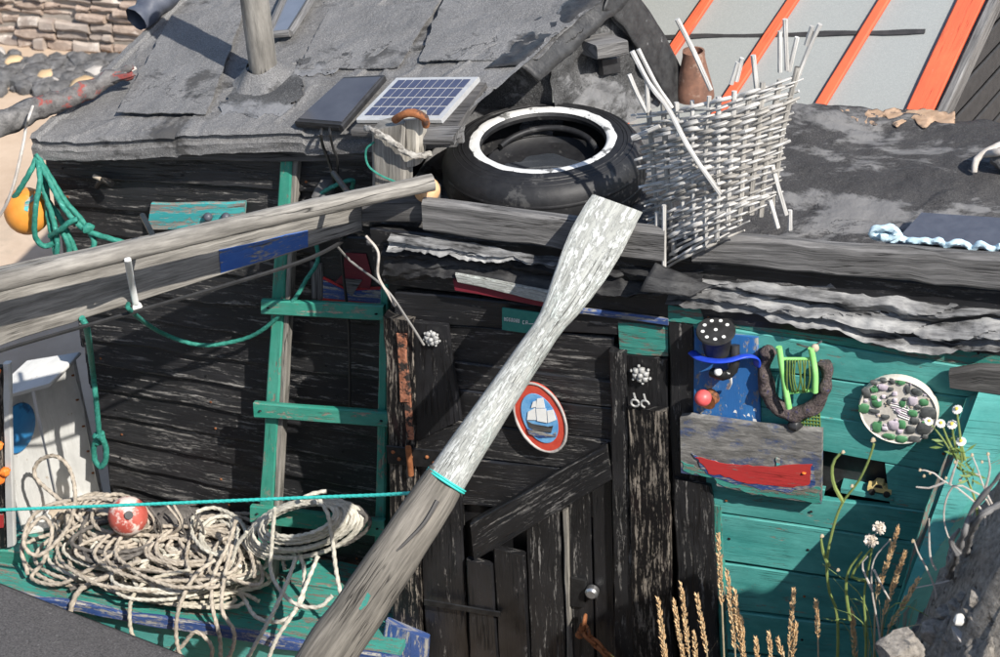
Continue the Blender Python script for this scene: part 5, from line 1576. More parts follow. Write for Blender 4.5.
# pebble mosaic disc
ms = thing('mosaic_disc', 'round pale cement disc set with dark and green pebbles', 'plaque', PY(898, 446, -0.02))
mc = PY(898, 412, -0.030)
mm_ = mpx(mc)
MRX, MRZ = 38.5 * mm_ * 1.03, 36 * mm_ / 0.84
mnrm = Vector((0, -1, 0.0))
lathe('disc', [(0.001, 0.0), (0.94, 0.0), (1.0, 0.006), (1.0, 0.022), (0.965, 0.030), (0.935, 0.026), (0.001, 0.026)] and [(r * MRX, h) for r, h in ((0.001, 0.0), (0.94, 0.0), (1.0, 0.006), (1.0, 0.022), (0.965, 0.029), (0.93, 0.025), (0.001, 0.025))], mc + Vector((0, 0.028, 0)), MT['cement'], ms, ax=(0, -1, 0), n=48)
RM = random.Random(8)
sc = MRX / (618 * 0.47)
PEB = [(115, 120, 30, 20, 'd'), (180, 95, 28, 18, 'd'), (243, 92, 26, 24, 'd'), (310, 92, 30, 20, 'g2'), (358, 140, 20, 40, 'd'), (425, 155, 40, 34, 'd'), (60, 212, 34, 46, 'd'), (118, 180, 28, 24, 'g'), (235, 158, 22, 18, 'd'), (180, 150, 36, 28, 'm'),
       (118, 245, 22, 20, 'g'), (140, 292, 36, 34, 'g'), (325, 268, 24, 30, 'g'), (400, 235, 34, 40, 'm'), (480, 232, 32, 30, 'g'), (515, 315, 58, 55, 'd'), (405, 335, 34, 30, 'g'), (420, 395, 34, 34, 'd'), (48, 345, 40, 44, 'g'), (125, 358, 40, 18, 'd'),
       (205, 395, 34, 22, 'd'), (330, 440, 30, 40, 'g'), (395, 475, 34, 36, 'd'), (490, 450, 54, 60, 'd'), (150, 490, 34, 50, 'g'), (240, 555, 46, 26, 'g2'), (335, 565, 44, 32, 'g'), (430, 548, 44, 28, 'd'), (500, 515, 24, 24, 'd'), (210, 492, 22, 22, 'm'), (275, 455, 40, 44, 'm'),
       (268, 190, 20, 18, 'm'), (228, 265, 16, 24, 'd'), (270, 245, 18, 20, 'm'), (300, 330, 20, 16, 'm'), (345, 225, 18, 14, 'd'), (190, 225, 16, 14, 'm'), (440, 275, 26, 20, 'd'), (320, 500, 22, 20, 'm')]
for (a, b, rx, rz, k) in PEB:
    dx, dz = (a - 298) * sc, -(b - 335) * sc
    c = mc + Vector((dx, 0.004, dz * MRZ / MRX * 0.98))
    mt = {'d': 'pebd', 'g': 'pebg', 'g2': 'pebg', 'm': 'pebm'}[k]
    rock('pebble', c, (rx * sc * 1.26, 0.0075, rz * sc * 1.26), MT[mt], ms, seed=RM.uniform(0, 50), sub=2, spin=False)
    o = ms.children[-1]
for k in range(46):
    a_, r_ = RM.uniform(0, 2 * pi), sqrt(RM.random()) * 0.90
    c = mc + Vector((cos(a_) * r_ * MRX, 0.004, sin(a_) * r_ * MRZ * 0.96))
    rock('pebble', c, (RM.uniform(0.003, 0.0065), 0.006, RM.uniform(0.003, 0.0065)), MT[RM.choice(['pebm', 'pebm', 'pebg', 'flint', 'pebd'])], ms, seed=RM.uniform(0, 50), sub=1, spin=False)
# concentric pale arcs in the middle
for k in range(6):
    zc = 0.010 - 0.010 * k
    tube('shell_rib', [mc + Vector((-0.030 + 0.006 * k, 0.002, zc * 0.7 + 0.018)), mc + Vector((0.0, 0.001, zc * 0.7 + 0.016)), mc + Vector((0.030, 0.002, zc * 0.7 + 0.006))], 0.0016, MT['whitep'] if k % 2 else MT['pebm'], ms, n=5, step=0.01)

# toy car on the ledge
tc0 = PY(879, 495, -0.002)
toy = thing('toy_car', 'tiny yellow toy pickup on the ledge of the wall opening', 'toy car', tc0)
cx_ = Vector((1, 0, -0.05)).normalized()
def tq(x_, z_): return tc0 + cx_ * (x_ * 0.86) + zz * (z_ * 0.8)
prism('body', [tq(-0.037, 0.010), tq(-0.037, 0.024), (tq(-0.022, 0.028)), tq(-0.012, 0.044), tq(0.010, 0.044), tq(0.014, 0.028), tq(0.038, 0.026), tq(0.038, 0.010)], (0, 0.028, 0), MT['toy'], toy)
prism('windows', [tq(-0.017, 0.029), tq(-0.010, 0.041), tq(0.007, 0.041), tq(0.010, 0.029)], (0, -0.001, 0), MT['blackp'], toy)
for x_ in (-0.022, 0.024):
    for y_ in (-0.003, 0.025):
        lathe('wheel', [(0.009, 0), (0.009, 0.006), (0.004, 0.007)], tq(x_, 0.010) + Vector((0, y_ + 0.003, 0)), MT['blackp'], toy, n=12, ax=(0, -1, 0))
prism('ledge', [tq(-0.12, 0.0), tq(0.045, 0.0), tq(0.045, -0.02), tq(-0.12, -0.02)], (0, 0.05, 0), MT['teal'], front)
# knots in the teal planks
for a, b in ((766, 512), (816, 523), (746, 549)):
    o = ball('knot_hole', PY(a, b, 0.016), 0.008, MT['knot'], fw, n=10, jit=0.5, sq=0.35, ax=(0, -1, 0))

# ------------------------------------------------------------------ slate, rope, drift stick on the low roof
def low(px, py, dz=0.0):
    p = PZ(px, py, LZ0 + 0.045)
    p = PZ(px, py, LZ0 + 0.022 * (p.x + 0.36) + 0.012 + dz)
    return p
sl_ = thing('slate_sheet', 'flat blue grey sheet lying on the low roof behind the beam', 'sheet', low(960, 232))
board('sheet_body', [low(922, 212, 0.05), low(1040, 220, 0.05), low(1040, 250, 0.05), low(898, 238, 0.05)], 0.012, MT['slate'], sl_, warp=0.001, cham=0.002)
bz0 = 1.905
RQ = random.Random(4)
P_ = []
for k in range(26):
    a = 2 * pi * k / 7.3
    P_.append(PY(888 + 15 * cos(a) * RQ.uniform(0.2, 1.2), 233 + 7.5 * sin(a) * RQ.uniform(0.2, 1.2), 0.015 - 0.0012 * k))
for k in range(16):
    P_.append(PY(906 + 8 * k + RQ.uniform(-3, 3), 240.5 + 0.62 * k + RQ.uniform(-3, 3), 0.004 + RQ.uniform(-0.006, 0.006)))
line('pale_blue_rope', 'pale blue rope lying along the beam beside the slate sheet', 'rope', P_, 0.0078, MT['ropel'], 10, 0.34)
ds = thing('drift_stick', 'pale forked drift stick on the roof at right frame edge', 'stick', low(985, 155))
tube('stem', [low(974, 172, 0.02), low(976, 160, 0.05), low(990, 150, 0.07), low(1030, 134, 0.08)], lambda s: 0.009 + 0.006 * s, MT['twig'], ds, n=8, rough=0.4)
tube('branch', [low(985, 154, 0.06), low(1000, 152, 0.09), low(1020, 150, 0.09)], 0.010, MT['twig'], ds, n=8, rough=0.4)
rock('root_lump', low(1006, 158, 0.05), (0.05, 0.05, 0.035), MT['barkgrey'], ds, seed=2)
def torn(u, v):
    p = low(lerp(840, 955, u), lerp(112, 125, v) + 7 * nz((u * 9, v * 1.2, 2)) * (0.3 + v) + 4 * nz((u * 30, v * 2, 2)))
    return p + zz * (0.004 + 0.008 * nz(p, 9) + 0.007 * nz(p, 30) + 0.006 * sin(pi * v))
tf = grid('torn_sacking', torn, 40, 14, MT['tornbrown'], thick=0.006)
tag(tf, 'torn strip of tan sacking at the back of the low roof', 'sacking')

# ------------------------------------------------------------------ orange buoy with green ropes
by = thing('buoy', 'round orange buoy hanging at the shed corner in green rope', 'buoy', PY(30, 236, 0.18))
bc = PY(27, 211, 0.17)
ball('buoy_ball', bc, 23 * mpx(bc), MT['orangebuoy'], by, n=28, sq=1.05)
rb_ = 23 * mpx(bc)
prism('teal_mark', [onplane(a, b, (CAM - bc).normalized(), bc + (CAM - bc).normalized() * (rb_ * 1.005)) for a, b in ((25, 202), (33, 194), (34, 200), (29, 204), (28, 212), (24, 210))], (CAM - bc).normalized() * 0.001, MT['turq'], by)
hookp = PY(37, 157, 0.185)
GR = [[hookp, PY(40, 180, 0.13), PY(36, 205, 0.10), PY(35, 235, 0.10), PY(44, 246, 0.11), PY(54, 243, 0.12)],
      [hookp, PY(48, 178, 0.15), PY(62, 205, 0.13), PY(76, 222, 0.12), PY(90, 232, 0.12), PY(125, 243, 0.13)],
      [hookp + Vector((0, 0, 0.01)), PY(52, 180, 0.16), PY(66, 202, 0.15), PY(80, 218, 0.14), PY(92, 236, 0.13), PY(94, 246, 0.12), PY(88, 252, 0.12)],
      [hookp, PY(44, 190, 0.16), PY(52, 215, 0.14), PY(57, 240, 0.12), PY(56, 262, 0.12)],
      [hookp, PY(46, 185, 0.17), PY(48, 215, 0.15), PY(53, 240, 0.13), PY(58, 265, 0.12)],
      [PY(44, 196, 0.17), PY(58, 215, 0.16), PY(70, 238, 0.14), PY(80, 262, 0.13)],
      [PY(50, 236, 0.12), PY(60, 230, 0.10), PY(70, 222, 0.10), PY(78, 219, 0.11)],
      [PY(62, 232, 0.12), PY(68, 243, 0.11), PY(70, 258, 0.11)],
      [hookp, PY(30, 172, 0.15), PY(18, 192, 0.14), PY(12, 200, 0.15)]]
gr_ = thing('green_rope_bundle', 'tangle of dark green ropes hung from the shed roof corner', 'rope', PY(60, 250, 0.12))
for P_ in GR:
    tube('strand', P_, 0.0085, MT['ropeg'], gr_, n=9, strand=0.16)
ball('knot', PY(88, 228, 0.12), 0.016, MT['ropeg'], gr_, n=10, jit=0.6)
line('green_rope', 'green rope sagging from long board across to the ladder', 'rope', [PB(128, 304, 0.02), PB(131, 311, 0.03), PY(160, 332, 0.08), PY(200, 345, 0.16), PY(240, 340, 0.20), PY(265, 328, 0.19), PY(292, 302, 0.18), PY(306, 280, 0.20), PY(318, 258, 0.22), PY(312, 225, 0.235), PY(316, 200, 0.215), PY(332, 187, 0.20), PY(352, 180, 0.215), PY(352, 188, 0.235)], 0.0065, MT['ropeg'], 9, 0.15)
hg = thing('hanging_rope', 'green rope hanging straight down the wall with loop knot', 'rope', PB(86, 326, -0.05))
tube('rope_line', [PB(82, 318, 0.01), PB(87, 330, -0.04), PY(92, 365, 0.10), PY(96, 400, 0.14), PY(99, 432, 0.15)], 0.009, MT['ropeg'], hg, n=9, strand=0.15)
kp = PY(99, 438, 0.15)
tube('rope_loop', [PY(99, 436, 0.14), PY(94, 446, 0.14), PY(95, 460, 0.14), PY(101, 467, 0.13), PY(106, 458, 0.13), PY(105, 444, 0.13), PY(99, 436, 0.12)], 0.0095, MT['ropeg'], hg, n=9, strand=0.15)
for d in (-0.012, 0.0, 0.012):
    V, F, U = g_tube(loop_pts(kp + zz * d, 0.014, 14, 1, zz * 0.0, Vector((1, 0, 0.3)).normalized(), Vector((0, 1, 0)), 0), 0.008, 7)
    mk('knot_turn', V, F, MT['ropeg'], hg, True, U)

# ------------------------------------------------------------------ ropes on the bench
RP_ = random.Random(21)
def rpt(px, py, h=0.0): return PZ(px, py, BZ + 0.014 + h)
def coil(cx, cy, rx, ry, turns, h0, h1, drift=(0, 0), wob=0.12, rot=0.0, seed=0, n=14):
    R_ = random.Random(seed)
    out = []
    N = int(turns * n)
    for i in range(N + 1):
        t = i / N
        a = 2 * pi * turns * t + R_.uniform(-0.1, 0.1)
        k = 1 + wob * 2.2 * noise.noise(Vector((t * turns * 1.3, seed * 3.1, 0)))
        x_ = cos(a) * rx * k
        y_ = sin(a) * ry * (1 + wob * 2 * noise.noise(Vector((t * turns * 1.1, seed * 7.7, 4))))
        xx = cx + drift[0] * t + x_ * cos(rot) - y_ * sin(rot) + 5 * noise.noise(Vector((t * turns * 2, seed, 8)))
        yy_ = cy + drift[1] * t + x_ * sin(rot) + y_ * cos(rot)
        out.append(rpt(xx, yy_, lerp(h0, h1, t) + 0.008 * noise.noise(Vector((i * 0.4, seed, 2)))))
    return out
def ropething(label, P_, r, mat, strand=0.34):
    return line('rope_pile' if len(P_) > 30 else 'rope', label, 'rope', P_, r, MT[mat], 10, strand, r * 0.9)
ropething('dark tarry rope coiled beneath the pale ropes on the bench', coil(215, 545, 75, 22, 5, 0.0, 0.06, (30, -16), 0.2, 0.1, 1), 0.0064, 'roped')
ropething('beige rope heap in front of the white box', coil(95, 545, 42, 22, 6, 0.01, 0.10, (12, -26), 0.25, 0.15, 2), 0.0066, 'ropeb')
ropething('beige rope coils piled against the red float', coil(95, 525, 30, 20, 4, 0.06, 0.13, (20, -12), 0.3, 0.3, 12), 0.0064, 'ropeb')
ropething('wide flat coils of cream rope near the bench front', coil(180, 575, 70, 18, 6, 0.0, 0.05, (10, 4), 0.22, 0.0, 3), 0.0066, 'ropec')
ropething('tan rope coils heaped in the middle of the bench', coil(190, 560, 52, 22, 6, 0.05, 0.13, (18, -24), 0.28, -0.2, 4), 0.0064, 'ropeb')
ropething('thick cream rope stacked beside the ladder foot', coil(205, 575, 40, 12, 6, 0.02, 0.09, (4, -10), 0.2, -0.05, 15), 0.0070, 'ropec')
ropething('off white rope tangle on top of the bench pile', coil(215, 540, 24, 17, 5, 0.11, 0.16, (6, -10), 0.35, 0.4, 5), 0.0064, 'ropew')
ropething('dark rope arched behind the bench pile', [rpt(130, 520, 0.03), rpt(165, 510, 0.08), rpt(205, 503, 0.12), rpt(238, 510, 0.10), rpt(245, 530, 0.06), rpt(222, 545, 0.09), rpt(190, 540, 0.12), rpt(170, 530, 0.10), rpt(150, 540, 0.06), rpt(120, 565, 0.03), rpt(70, 590, 0.01)], 0.0066, 'roped')
ropething('fine beige rope loops strewn over the middle of the bench', coil(170, 556, 60, 20, 4, 0.07, 0.12, (30, -8), 0.4, 0.25, 33), 0.0058, 'ropeb')
ropething('grey brown rope loops thrown over the left heap', coil(110, 540, 46, 22, 4, 0.08, 0.12, (10, -8), 0.4, -0.2, 41), 0.0066, 'roped')
ropething('thin pale rope loops on the left part of the bench', coil(85, 558, 40, 16, 4, 0.05, 0.10, (60, -4), 0.45, 0.2, 63), 0.0058, 'ropew')
ropething('knotted brown rope snaking along the back of the bench', coil(150, 540, 34, 15, 5, 0.08, 0.13, (80, 6), 0.5, -0.1, 71), 0.0060, 'ropeb')
ropething('loose tan rope loops lying across the whole pile', coil(130, 552, 66, 26, 5, 0.09, 0.14, (60, 6), 0.5, 0.1, 81), 0.0062, 'ropeb')
ropething('off white thin rope looped over the cream rope', coil(175, 572, 58, 20, 5, 0.06, 0.10, (24, -4), 0.5, -0.12, 93), 0.0060, 'ropew')
ropething('stiff grey rope loops near the ladder foot', coil(212, 552, 34, 22, 4, 0.10, 0.15, (10, 10), 0.5, 0.5, 97), 0.0062, 'ropeb')
ropething('beige rope loops sprawling to the left end of the bench', coil(70, 560, 46, 20, 4, 0.01, 0.06, (30, 4), 0.5, 0.1, 99), 0.0064, 'ropeb')
ropething('slack cream rope loops along the bench front edge', coil(165, 588, 80, 12, 3, 0.01, 0.04, (20, 4), 0.4, 0.12, 52), 0.0066, 'ropec')
# loops hanging over the front edge
def front_loop(label, pts, r, mat):
    return ropething(label, [PY(a, b, y) for a, b, y in pts], r, mat)
front_loop('beige rope loop standing up against the white box', [(80, 520, 0.02), (60, 500, 0.06), (36, 478, 0.10), (38, 462, 0.12), (55, 456, 0.12), (70, 470, 0.10), (75, 500, 0.05), (66, 530, 0.0), (40, 555, -0.06), (24, 545, -0.06), (30, 520, 0.0), (50, 505, 0.04), (90, 498, 0.08), (112, 500, 0.08)], 0.0066, 'ropeb')
front_loop('beige rope ring low at the left end of the bench', [(28, 575, -0.10), (22, 545, -0.04), (40, 518, 0.02), (52, 530, 0.0), (44, 560, -0.06), (32, 578, -0.10), (60, 584, -0.12), (95, 566, -0.08), (120, 548, -0.02)], 0.0066, 'ropeb')
front_loop('pale rope end dropping over the bench front at left', [(140, 560, -0.06), (110, 575, -0.10), (80, 590, -0.14), (70, 612, -0.17), (69, 620, -0.175)], 0.0085, 'ropeb')
front_loop('beige rope bight hanging below the bench front', [(190, 570, -0.08), (150, 580, -0.12), (132, 598, -0.16), (130, 625, -0.18), (136, 645, -0.19)], 0.0064, 'ropec')
front_loop('long tan rope loop trailing over the bench edge', [(215, 560, -0.04), (196, 575, -0.10), (180, 605, -0.17), (176, 635, -0.19), (184, 662, -0.20), (205, 668, -0.20), (212, 648, -0.19), (196, 632, -0.185), (182, 646, -0.19), (160, 668, -0.21)], 0.0064, 'ropeb')
front_loop('tan rope bight crossing the bench edge beside the ladder', [(232, 545, 0.0), (224, 580, -0.10), (222, 610, -0.17), (234, 632, -0.19), (230, 655, -0.20), (214, 672, -0.21)], 0.0064, 'ropeb')
front_loop('brown rope strand lying to the bench front', [(236, 520, 0.05), (228, 545, 0.0), (214, 575, -0.08), (212, 605, -0.16), (220, 640, -0.19), (220, 675, -0.20)], 0.0066, 'ropeb')
# coil hung on the ladder
hcP = []
RC_ = random.Random(6)
for i in range(9 * 16 + 1):
    t = i / (9 * 16)
    a = 2 * pi * 9 * t + 2.4
    rx = lerp(60, 34, t) * (1 + 0.16 * noise.noise(Vector((t * 8, 2, 1))))
    ry = lerp(29, 15, t) * (1 + 0.2 * noise.noise(Vector((t * 8, 5, 1))))
    cx, cy = lerp(305, 300, t), lerp(530, 520, t)
    x_, y_ = cos(a) * rx, sin(a) * ry
    xx, y2 = cx + x_ * cos(-0.22) - y_ * sin(-0.22), cy + x_ * sin(-0.22) + y_ * cos(-0.22)
    hcP.append(PY(xx, y2, 0.055 - 0.06 * sin(a) * 0.5 - 0.045 * t + 0.012 * noise.noise(Vector((i * 0.5, 1, 1)))))
ropething('coil of off white rope hung on the lowest ladder rung', hcP, 0.0066, 'ropew')
front_loop('dark rope turns at the back of the hung coil', [(345, 503, 0.08), (362, 510, 0.07), (370, 522, 0.06), (362, 534, 0.06), (340, 545, 0.06), (330, 530, 0.05), (350, 512, 0.06), (366, 516, 0.05), (360, 530, 0.05)], 0.0064, 'roped')
front_loop('off white rope tail drooping from the hung coil in a bight', [(275, 508, 0.0), (272, 540, -0.02), (272, 575, -0.05), (292, 602, -0.12), (318, 607, -0.13), (332, 596, -0.11)], 0.0064, 'ropew')
front_loop('pale rope tail running down from coil to bottom edge', [(296, 558, 0.0), (286, 585, -0.08), (272, 615, -0.16), (255, 645, -0.20), (240, 672, -0.22)], 0.0064, 'ropew')
front_loop('pale rope tail crossing below the hung coil', [(318, 556, 0.0), (304, 590, -0.08), (294, 612, -0.14), (276, 640, -0.19), (264, 672, -0.21)], 0.0064, 'ropew')
front_loop('pale rope bight hanging in front of the ladder foot', [(245, 600, -0.10), (255, 616, -0.15), (272, 622, -0.16), (288, 618, -0.15), (302, 600, -0.10), (304, 570, -0.02), (300, 555, 0.0)], 0.0064, 'ropew')
front_loop('pale rope falling from the coil toward the oar', [(318, 497, 0.02), (328, 515, -0.02), (333, 545, -0.03), (336, 570, -0.06), (342, 600, -0.10), (346, 612, -0.12)], 0.0064, 'ropew')
front_loop('short pale rope end sticking from the top of the coil', [(300, 500, 0.03), (312, 494, 0.05), (327, 491, 0.07)], 0.0064, 'ropew')
front_loop('pale rope laid beside the ladder rail', [(247, 532, 0.03), (236, 548, 0.02), (232, 570, 0.0), (240, 566, -0.02)], 0.0064, 'ropew')

# red float ball in the ropes
rf = thing('red_float', 'scuffed red and white ball float among the ropes', 'float', rpt(128, 530))
fc = PY(128, 516, 0.07)
ball('ball_body', fc, 20 * mpx(fc), MT['redfloat'], rf, n=24)
lathe('eye_hole', [(0.014, 0), (0.014, 0.004)], fc + (CAM - fc).normalized() * (20 * mpx(fc)) + Vector((0.004, 0, 0.004)), MT['blackp'], rf, n=14, ax=(CAM - fc).normalized())
nb2 = thing('dark_net', 'dark bundle of netting behind the rope heap', 'net', PY(165, 520, 0.16))
rock('net_body', PY(170, 524, 0.17), (0.13, 0.06, 0.07), MT['roped'], nb2, seed=9)
for k in range(14):
    a = RP_.uniform(130, 205)
    tube('net_cord', [PY(a, 510 + RP_.uniform(-6, 6), 0.11), PY(a + RP_.uniform(-14, 14), 525, 0.09), PY(a + RP_.uniform(-20, 20), 540, 0.11)], 0.004, MT['roped'] if k % 3 else MT['ropeb'], nb2, n=5)

# ------------------------------------------------------------------ foreground felt covered locker, bottom left
fz = 0.62
fa, fb_ = PZ(-60, 568, fz), PZ(190, 666, fz)
fd = (fb_ - fa).normalized()
fn_ = Vector((-fd.y, fd.x, 0))
if fn_.y > 0: fn_ = -fn_
fl_ = thing('felt_locker', 'low locker with dark mineral felt lid in the near corner', 'locker', Vector((fa + fn_ * 0.3)).xy.to_3d())
f1 = fa + fd * 0.95
f0 = fa - fd * 0.2
def lid(u, v):
    p = f0.lerp(f1, u) + fn_ * (0.62 * v)
    return p + Vector((0, 0, 0.006 * nz(p, 5) + 0.10 * v - (0.012 if v < 0.01 else 0)))
grid('lid', lid, 50, 30, MT['feltfront'], fl_, thick=0.03)
gg = Geo()
gg.add(g_prism([f0 + fn_ * 0.03 - zz * 0.03, f1 + fn_ * 0.03 - zz * 0.03, f1 + fn_ * 0.59 - zz * 0.03 + zz * 0.09, f0 + fn_ * 0.59 + zz * 0.06], Vector((0, 0, -0.58))))
gg.build('locker_body', MT['tar'], fl_)

# ------------------------------------------------------------------ stones of the rubble heap
RS = random.Random(31)
HEAP = [(900, 650, 0.045, 'tan stone lowest at the left foot of the rubble heap'), (938, 632, 0.035, 'flat stone left of the white pebble'), (985, 600, 0.030, 'stone half sunk below the pale straws')]
def heap_hit(px, py):
    for k in range(260):
        y = -0.25 - 0.005 * (260 - k)
        p = PY(px, py, y)
        if Vector(p).z <= bank_z(p.x, p.y): return p
    return PY(px, py, -1.1)
for a, b, r, l in HEAP:
    c = heap_hit(a, b)
    o = rock('rubble_stone', c, (r * 1.25, r, r * 0.75), MT['rock'], None, seed=RS.uniform(0, 80), sub=4)
    tag(o, l, 'stone', 'stones of the rubble heap')
for k in range(40):
    a, b = RS.uniform(890, 1010), RS.uniform(480, 665)
    if b < 657 - (a - 868) * 1.15 + 40: continue
    c = heap_hit(a, b)
    o = rock('pebble', c, (0.018 + 0.02 * RS.random(),) * 2 + (0.014,), MT['rock'] if RS.random() < 0.85 else MT['rockw'], None, seed=RS.uniform(0, 80), sub=1)
    tag(o, 'small loose pebble on the rubble heap', 'pebble', 'loose pebbles on the rubble heap')
wpb = ball('white_pebble', heap_hit(960, 627) + Vector((0, -0.03, 0.045)), 0.013, MT['petal'], n=12, jit=0.3)
tag(wpb, 'single bright white pebble in the rubble heap', 'pebble')

# ------------------------------------------------------------------ plants
def down(p):
    """foot of a stem on the bank below p"""
    return Vector((p.x, p.y, max(0.0, bank_z(p.x, p.y)) - 0.01))
def seed_grass(label, top, h, lean_, Y, mat='seed'):
    """seeding grass: the head is traced at the top, the stalk runs to the bank"""
    c = PY(*top, Y)
    bpx = PY(top[0] + lean_, top[1] + h, Y)
    foot = down(bpx + (bpx - c) * 0.4)
    t = thing('seeding_plant', label, 'plant', foot, 'golden seeding plants')
    tube('stalk', [foot, foot.lerp(bpx, 0.5) + Vector((0.01, 0, 0)), bpx, bpx.lerp(c, 0.5), c], lambda s: 0.0035 - 0.002 * s, MT['stemdry'], t, n=5, step=0.03)
    g = Geo()
    R_ = random.Random(int(top[0] * 7 + top[1]))
    ax = c - bpx
    L = ax.length
    ax.normalize()
    s1_ = ax.orthogonal().normalized()
    s2_ = ax.cross(s1_)
    N = int(150 * min(1.6, L / 0.2))
    for k in range(N):
        tt = R_.random() ** 0.9
        rad = 0.0062 * (sin(pi * min(1, tt * 0.9 + 0.12)) ** 0.6) * R_.uniform(0.4, 1.0)
        an = R_.uniform(0, 2 * pi)
        o_ = bpx.lerp(c, tt) + (s1_ * cos(an) + s2_ * sin(an)) * rad * 0.5
        d = (ax * 1.6 + (s1_ * cos(an) + s2_ * sin(an)) * 0.6).normalized()
        ll = R_.uniform(0.009, 0.018)
        sd2 = d.orthogonal().normalized() * 0.0024
        sd3 = d.cross(sd2)
        V = [o_, o_ + d * ll * 0.4 + sd2, o_ + d * ll * 0.4 - sd2 * 0.5 + sd3 * 0.9, o_ + d * ll * 0.4 - sd2 * 0.5 - sd3 * 0.9, o_ + d * ll]
        g.add((V, [(0, 2, 1), (0, 3, 2), (0, 1, 3), (4, 1, 2), (4, 2, 3), (4, 3, 1)], None))
    o2 = g.build('seed_head', MT[mat], t)
    for k in range(3):
        b1 = foot.lerp(bpx, R_.uniform(0.25, 0.7))
        dx = R_.uniform(-0.10, 0.10)
        b2 = b1 + Vector((dx * 0.5, R_.uniform(-0.03, 0.03), R_.uniform(0.14, 0.24)))
        b3 = b2 + Vector((dx * 1.2, R_.uniform(-0.04, 0.04), R_.uniform(-0.02, 0.10)))
        V, F, U = g_tube(spline([b1, b2, b3], 0.03), lambda s: 0.0042 * (1 - s) + 0.0006, 5, flat=0.25)
        mk('leaf_blade', V, F, MT['stemdry'] if k % 2 else MT['stem'], t, True, U)
    return t
GH = [((658, 600), 60, 8), ((674, 603), 60, 10), ((681, 585), 70, 8), ((697, 596), 58, 10), ((718, 536), 70, 4), ((727, 572), 78, 8), ((735, 592), 62, 6), ((756, 640), 40, 2), ((769, 634), 40, 4), ((794, 590), 60, -5), ((796, 625), 45, -5), ((816, 603), 36, 2),
      ((741, 618), 45, 3), ((661, 632), 40, 6), ((694, 634), 40, 3), ((898, 530), 66, -22), ((905, 552), 64, -22), ((918, 580), 50, -30), ((778, 640), 30, 8), ((852, 612), 50, 4)]
WHERE = ['nearest the worn door post', 'leaning before the worn post', 'tall before the black panel', 'before the black panel foot', 'tallest against the teal trim', 'second against the teal trim', 'third against the teal trim', 'short one at the bottom edge before the teal wall', 'short pair member at the bottom edge', 'tall one in the teal shade', 'short one in the teal shade',
         'thin one alone in the teal shade', 'low one beside the teal trim', 'cut by the bottom edge before the worn post', 'cut by the bottom edge before the black panel', 'tallest above the rubble heap', 'middle one above the rubble heap', 'lowest leaning right above the rubble heap', 'bent one at the bottom edge', 'one beside the tall green stem']
for (tp, h, ln), w_ in zip(GH, WHERE):
    seed_grass('golden seed head stalk, ' + w_, tp, h, ln, -0.80 if tp[0] < 860 else -0.85)

def stem_plant(name, label, cat, foot_px, Y, stems, heads, mat='stem', r=0.0045, group=None):
    foot = down(PY(*foot_px, Y))
    t = thing(name, label, cat, foot, group)
    for i, pts in enumerate(stems):
        P_ = [PY(a, b, Y) for a, b in pts]
        if i == 0: P_ = [foot] + P_
        tube('stem', P_, lambda s, r=r: r * (0.85 - 0.45 * s), MT[mat], t, n=6, step=0.02)
    for a, b, kind, s_ in heads:
        c = PY(a, b, Y)
        if kind == 'bud':
            ball('bud', c, s_ * 0.48, MT['budb'], t, n=9, jit=0.4)
        elif kind == 'fluff':
            g = Geo()
            R_ = random.Random(int(a * 3 + b))
            for k in range(160):
                d = Vector((R_.gauss(0, 1), R_.gauss(0, 1), R_.gauss(0.4, 1))).normalized()
                o_ = d.orthogonal().normalized() * 0.0010
                e = c + d * s_ * R_.uniform(0.7, 1.2)
                g.add(([c + o_, c - o_, e - o_ * 1.6, e + o_ * 1.6], [(0, 1, 2, 3)], None))
            g.build('fluff_head', MT['fluff'], t)
            ball('seed_base', c, s_ * 0.55, MT['fluff'], t, n=10, jit=0.4)
        elif kind == 'daisy':
            s_ *= 0.75
            nrm_ = Vector((RND.uniform(-0.4, 0.4), -0.5, 0.9)).normalized()
            u_ = nrm_.orthogonal().normalized()
            v_ = nrm_.cross(u_)
            ball('flower_eye', c + nrm_ * 0.002, s_ * 0.42, MT['yellow'], t, n=8, sq=0.7, ax=nrm_)
            g = Geo()
            for k in range(11):
                an = 2 * pi * k / 11
                d = u_ * cos(an) + v_ * sin(an)
                w2 = nrm_.cross(d) * s_ * 0.22
                g.add(([c + d * s_ * 0.3 - w2 * 0.6, c + d * s_ * 0.3 + w2 * 0.6, c + d * s_ + w2 - nrm_ * s_ * 0.25, c + d * s_ - w2 - nrm_ * s_ * 0.25], [(0, 1, 2, 3)], None))
            g.build('petals', MT['petal'], t)
        elif kind == 'leaf':
            g = Geo()
            R_ = random.Random(int(a + b * 5))
            for k in range(9):
                d = Vector((R_.uniform(-1, 1), R_.uniform(-0.6, 0.4), R_.uniform(-0.2, 1))).normalized()
                w2 = d.orthogonal().normalized() * s_ * 0.10
                st_ = c + Vector((R_.uniform(-1, 1), 0, R_.uniform(-1, 1))) * s_ * 0.5
                g.add(([st_, st_ + d * s_ * 0.5 + w2, st_ + d * s_, st_ + d * s_ * 0.5 - w2], [(0, 1, 2, 3)], None))
            g.build('leaves', MT['leaf'], t)
    return t
stem_plant('tall_weed', 'tall forked green weed stem in front of the teal wall', 'weed', (834, 640), -0.80,
           [[(838, 640), (829, 590), (827, 560), (834, 525), (843, 502), (858, 482), (868, 462), (874, 444)], [(843, 502), (834, 485), (832, 468), (837, 456), (843, 453)], [(829, 566), (823, 552), (821, 538)]],
           [(843, 452, 'bud', 0.009), (852, 486, 'bud', 0.009), (822, 536, 'bud', 0.010), (838, 570, 'bud', 0.009), (873, 440, 'bud', 0.012)], 'stem', 0.0060)
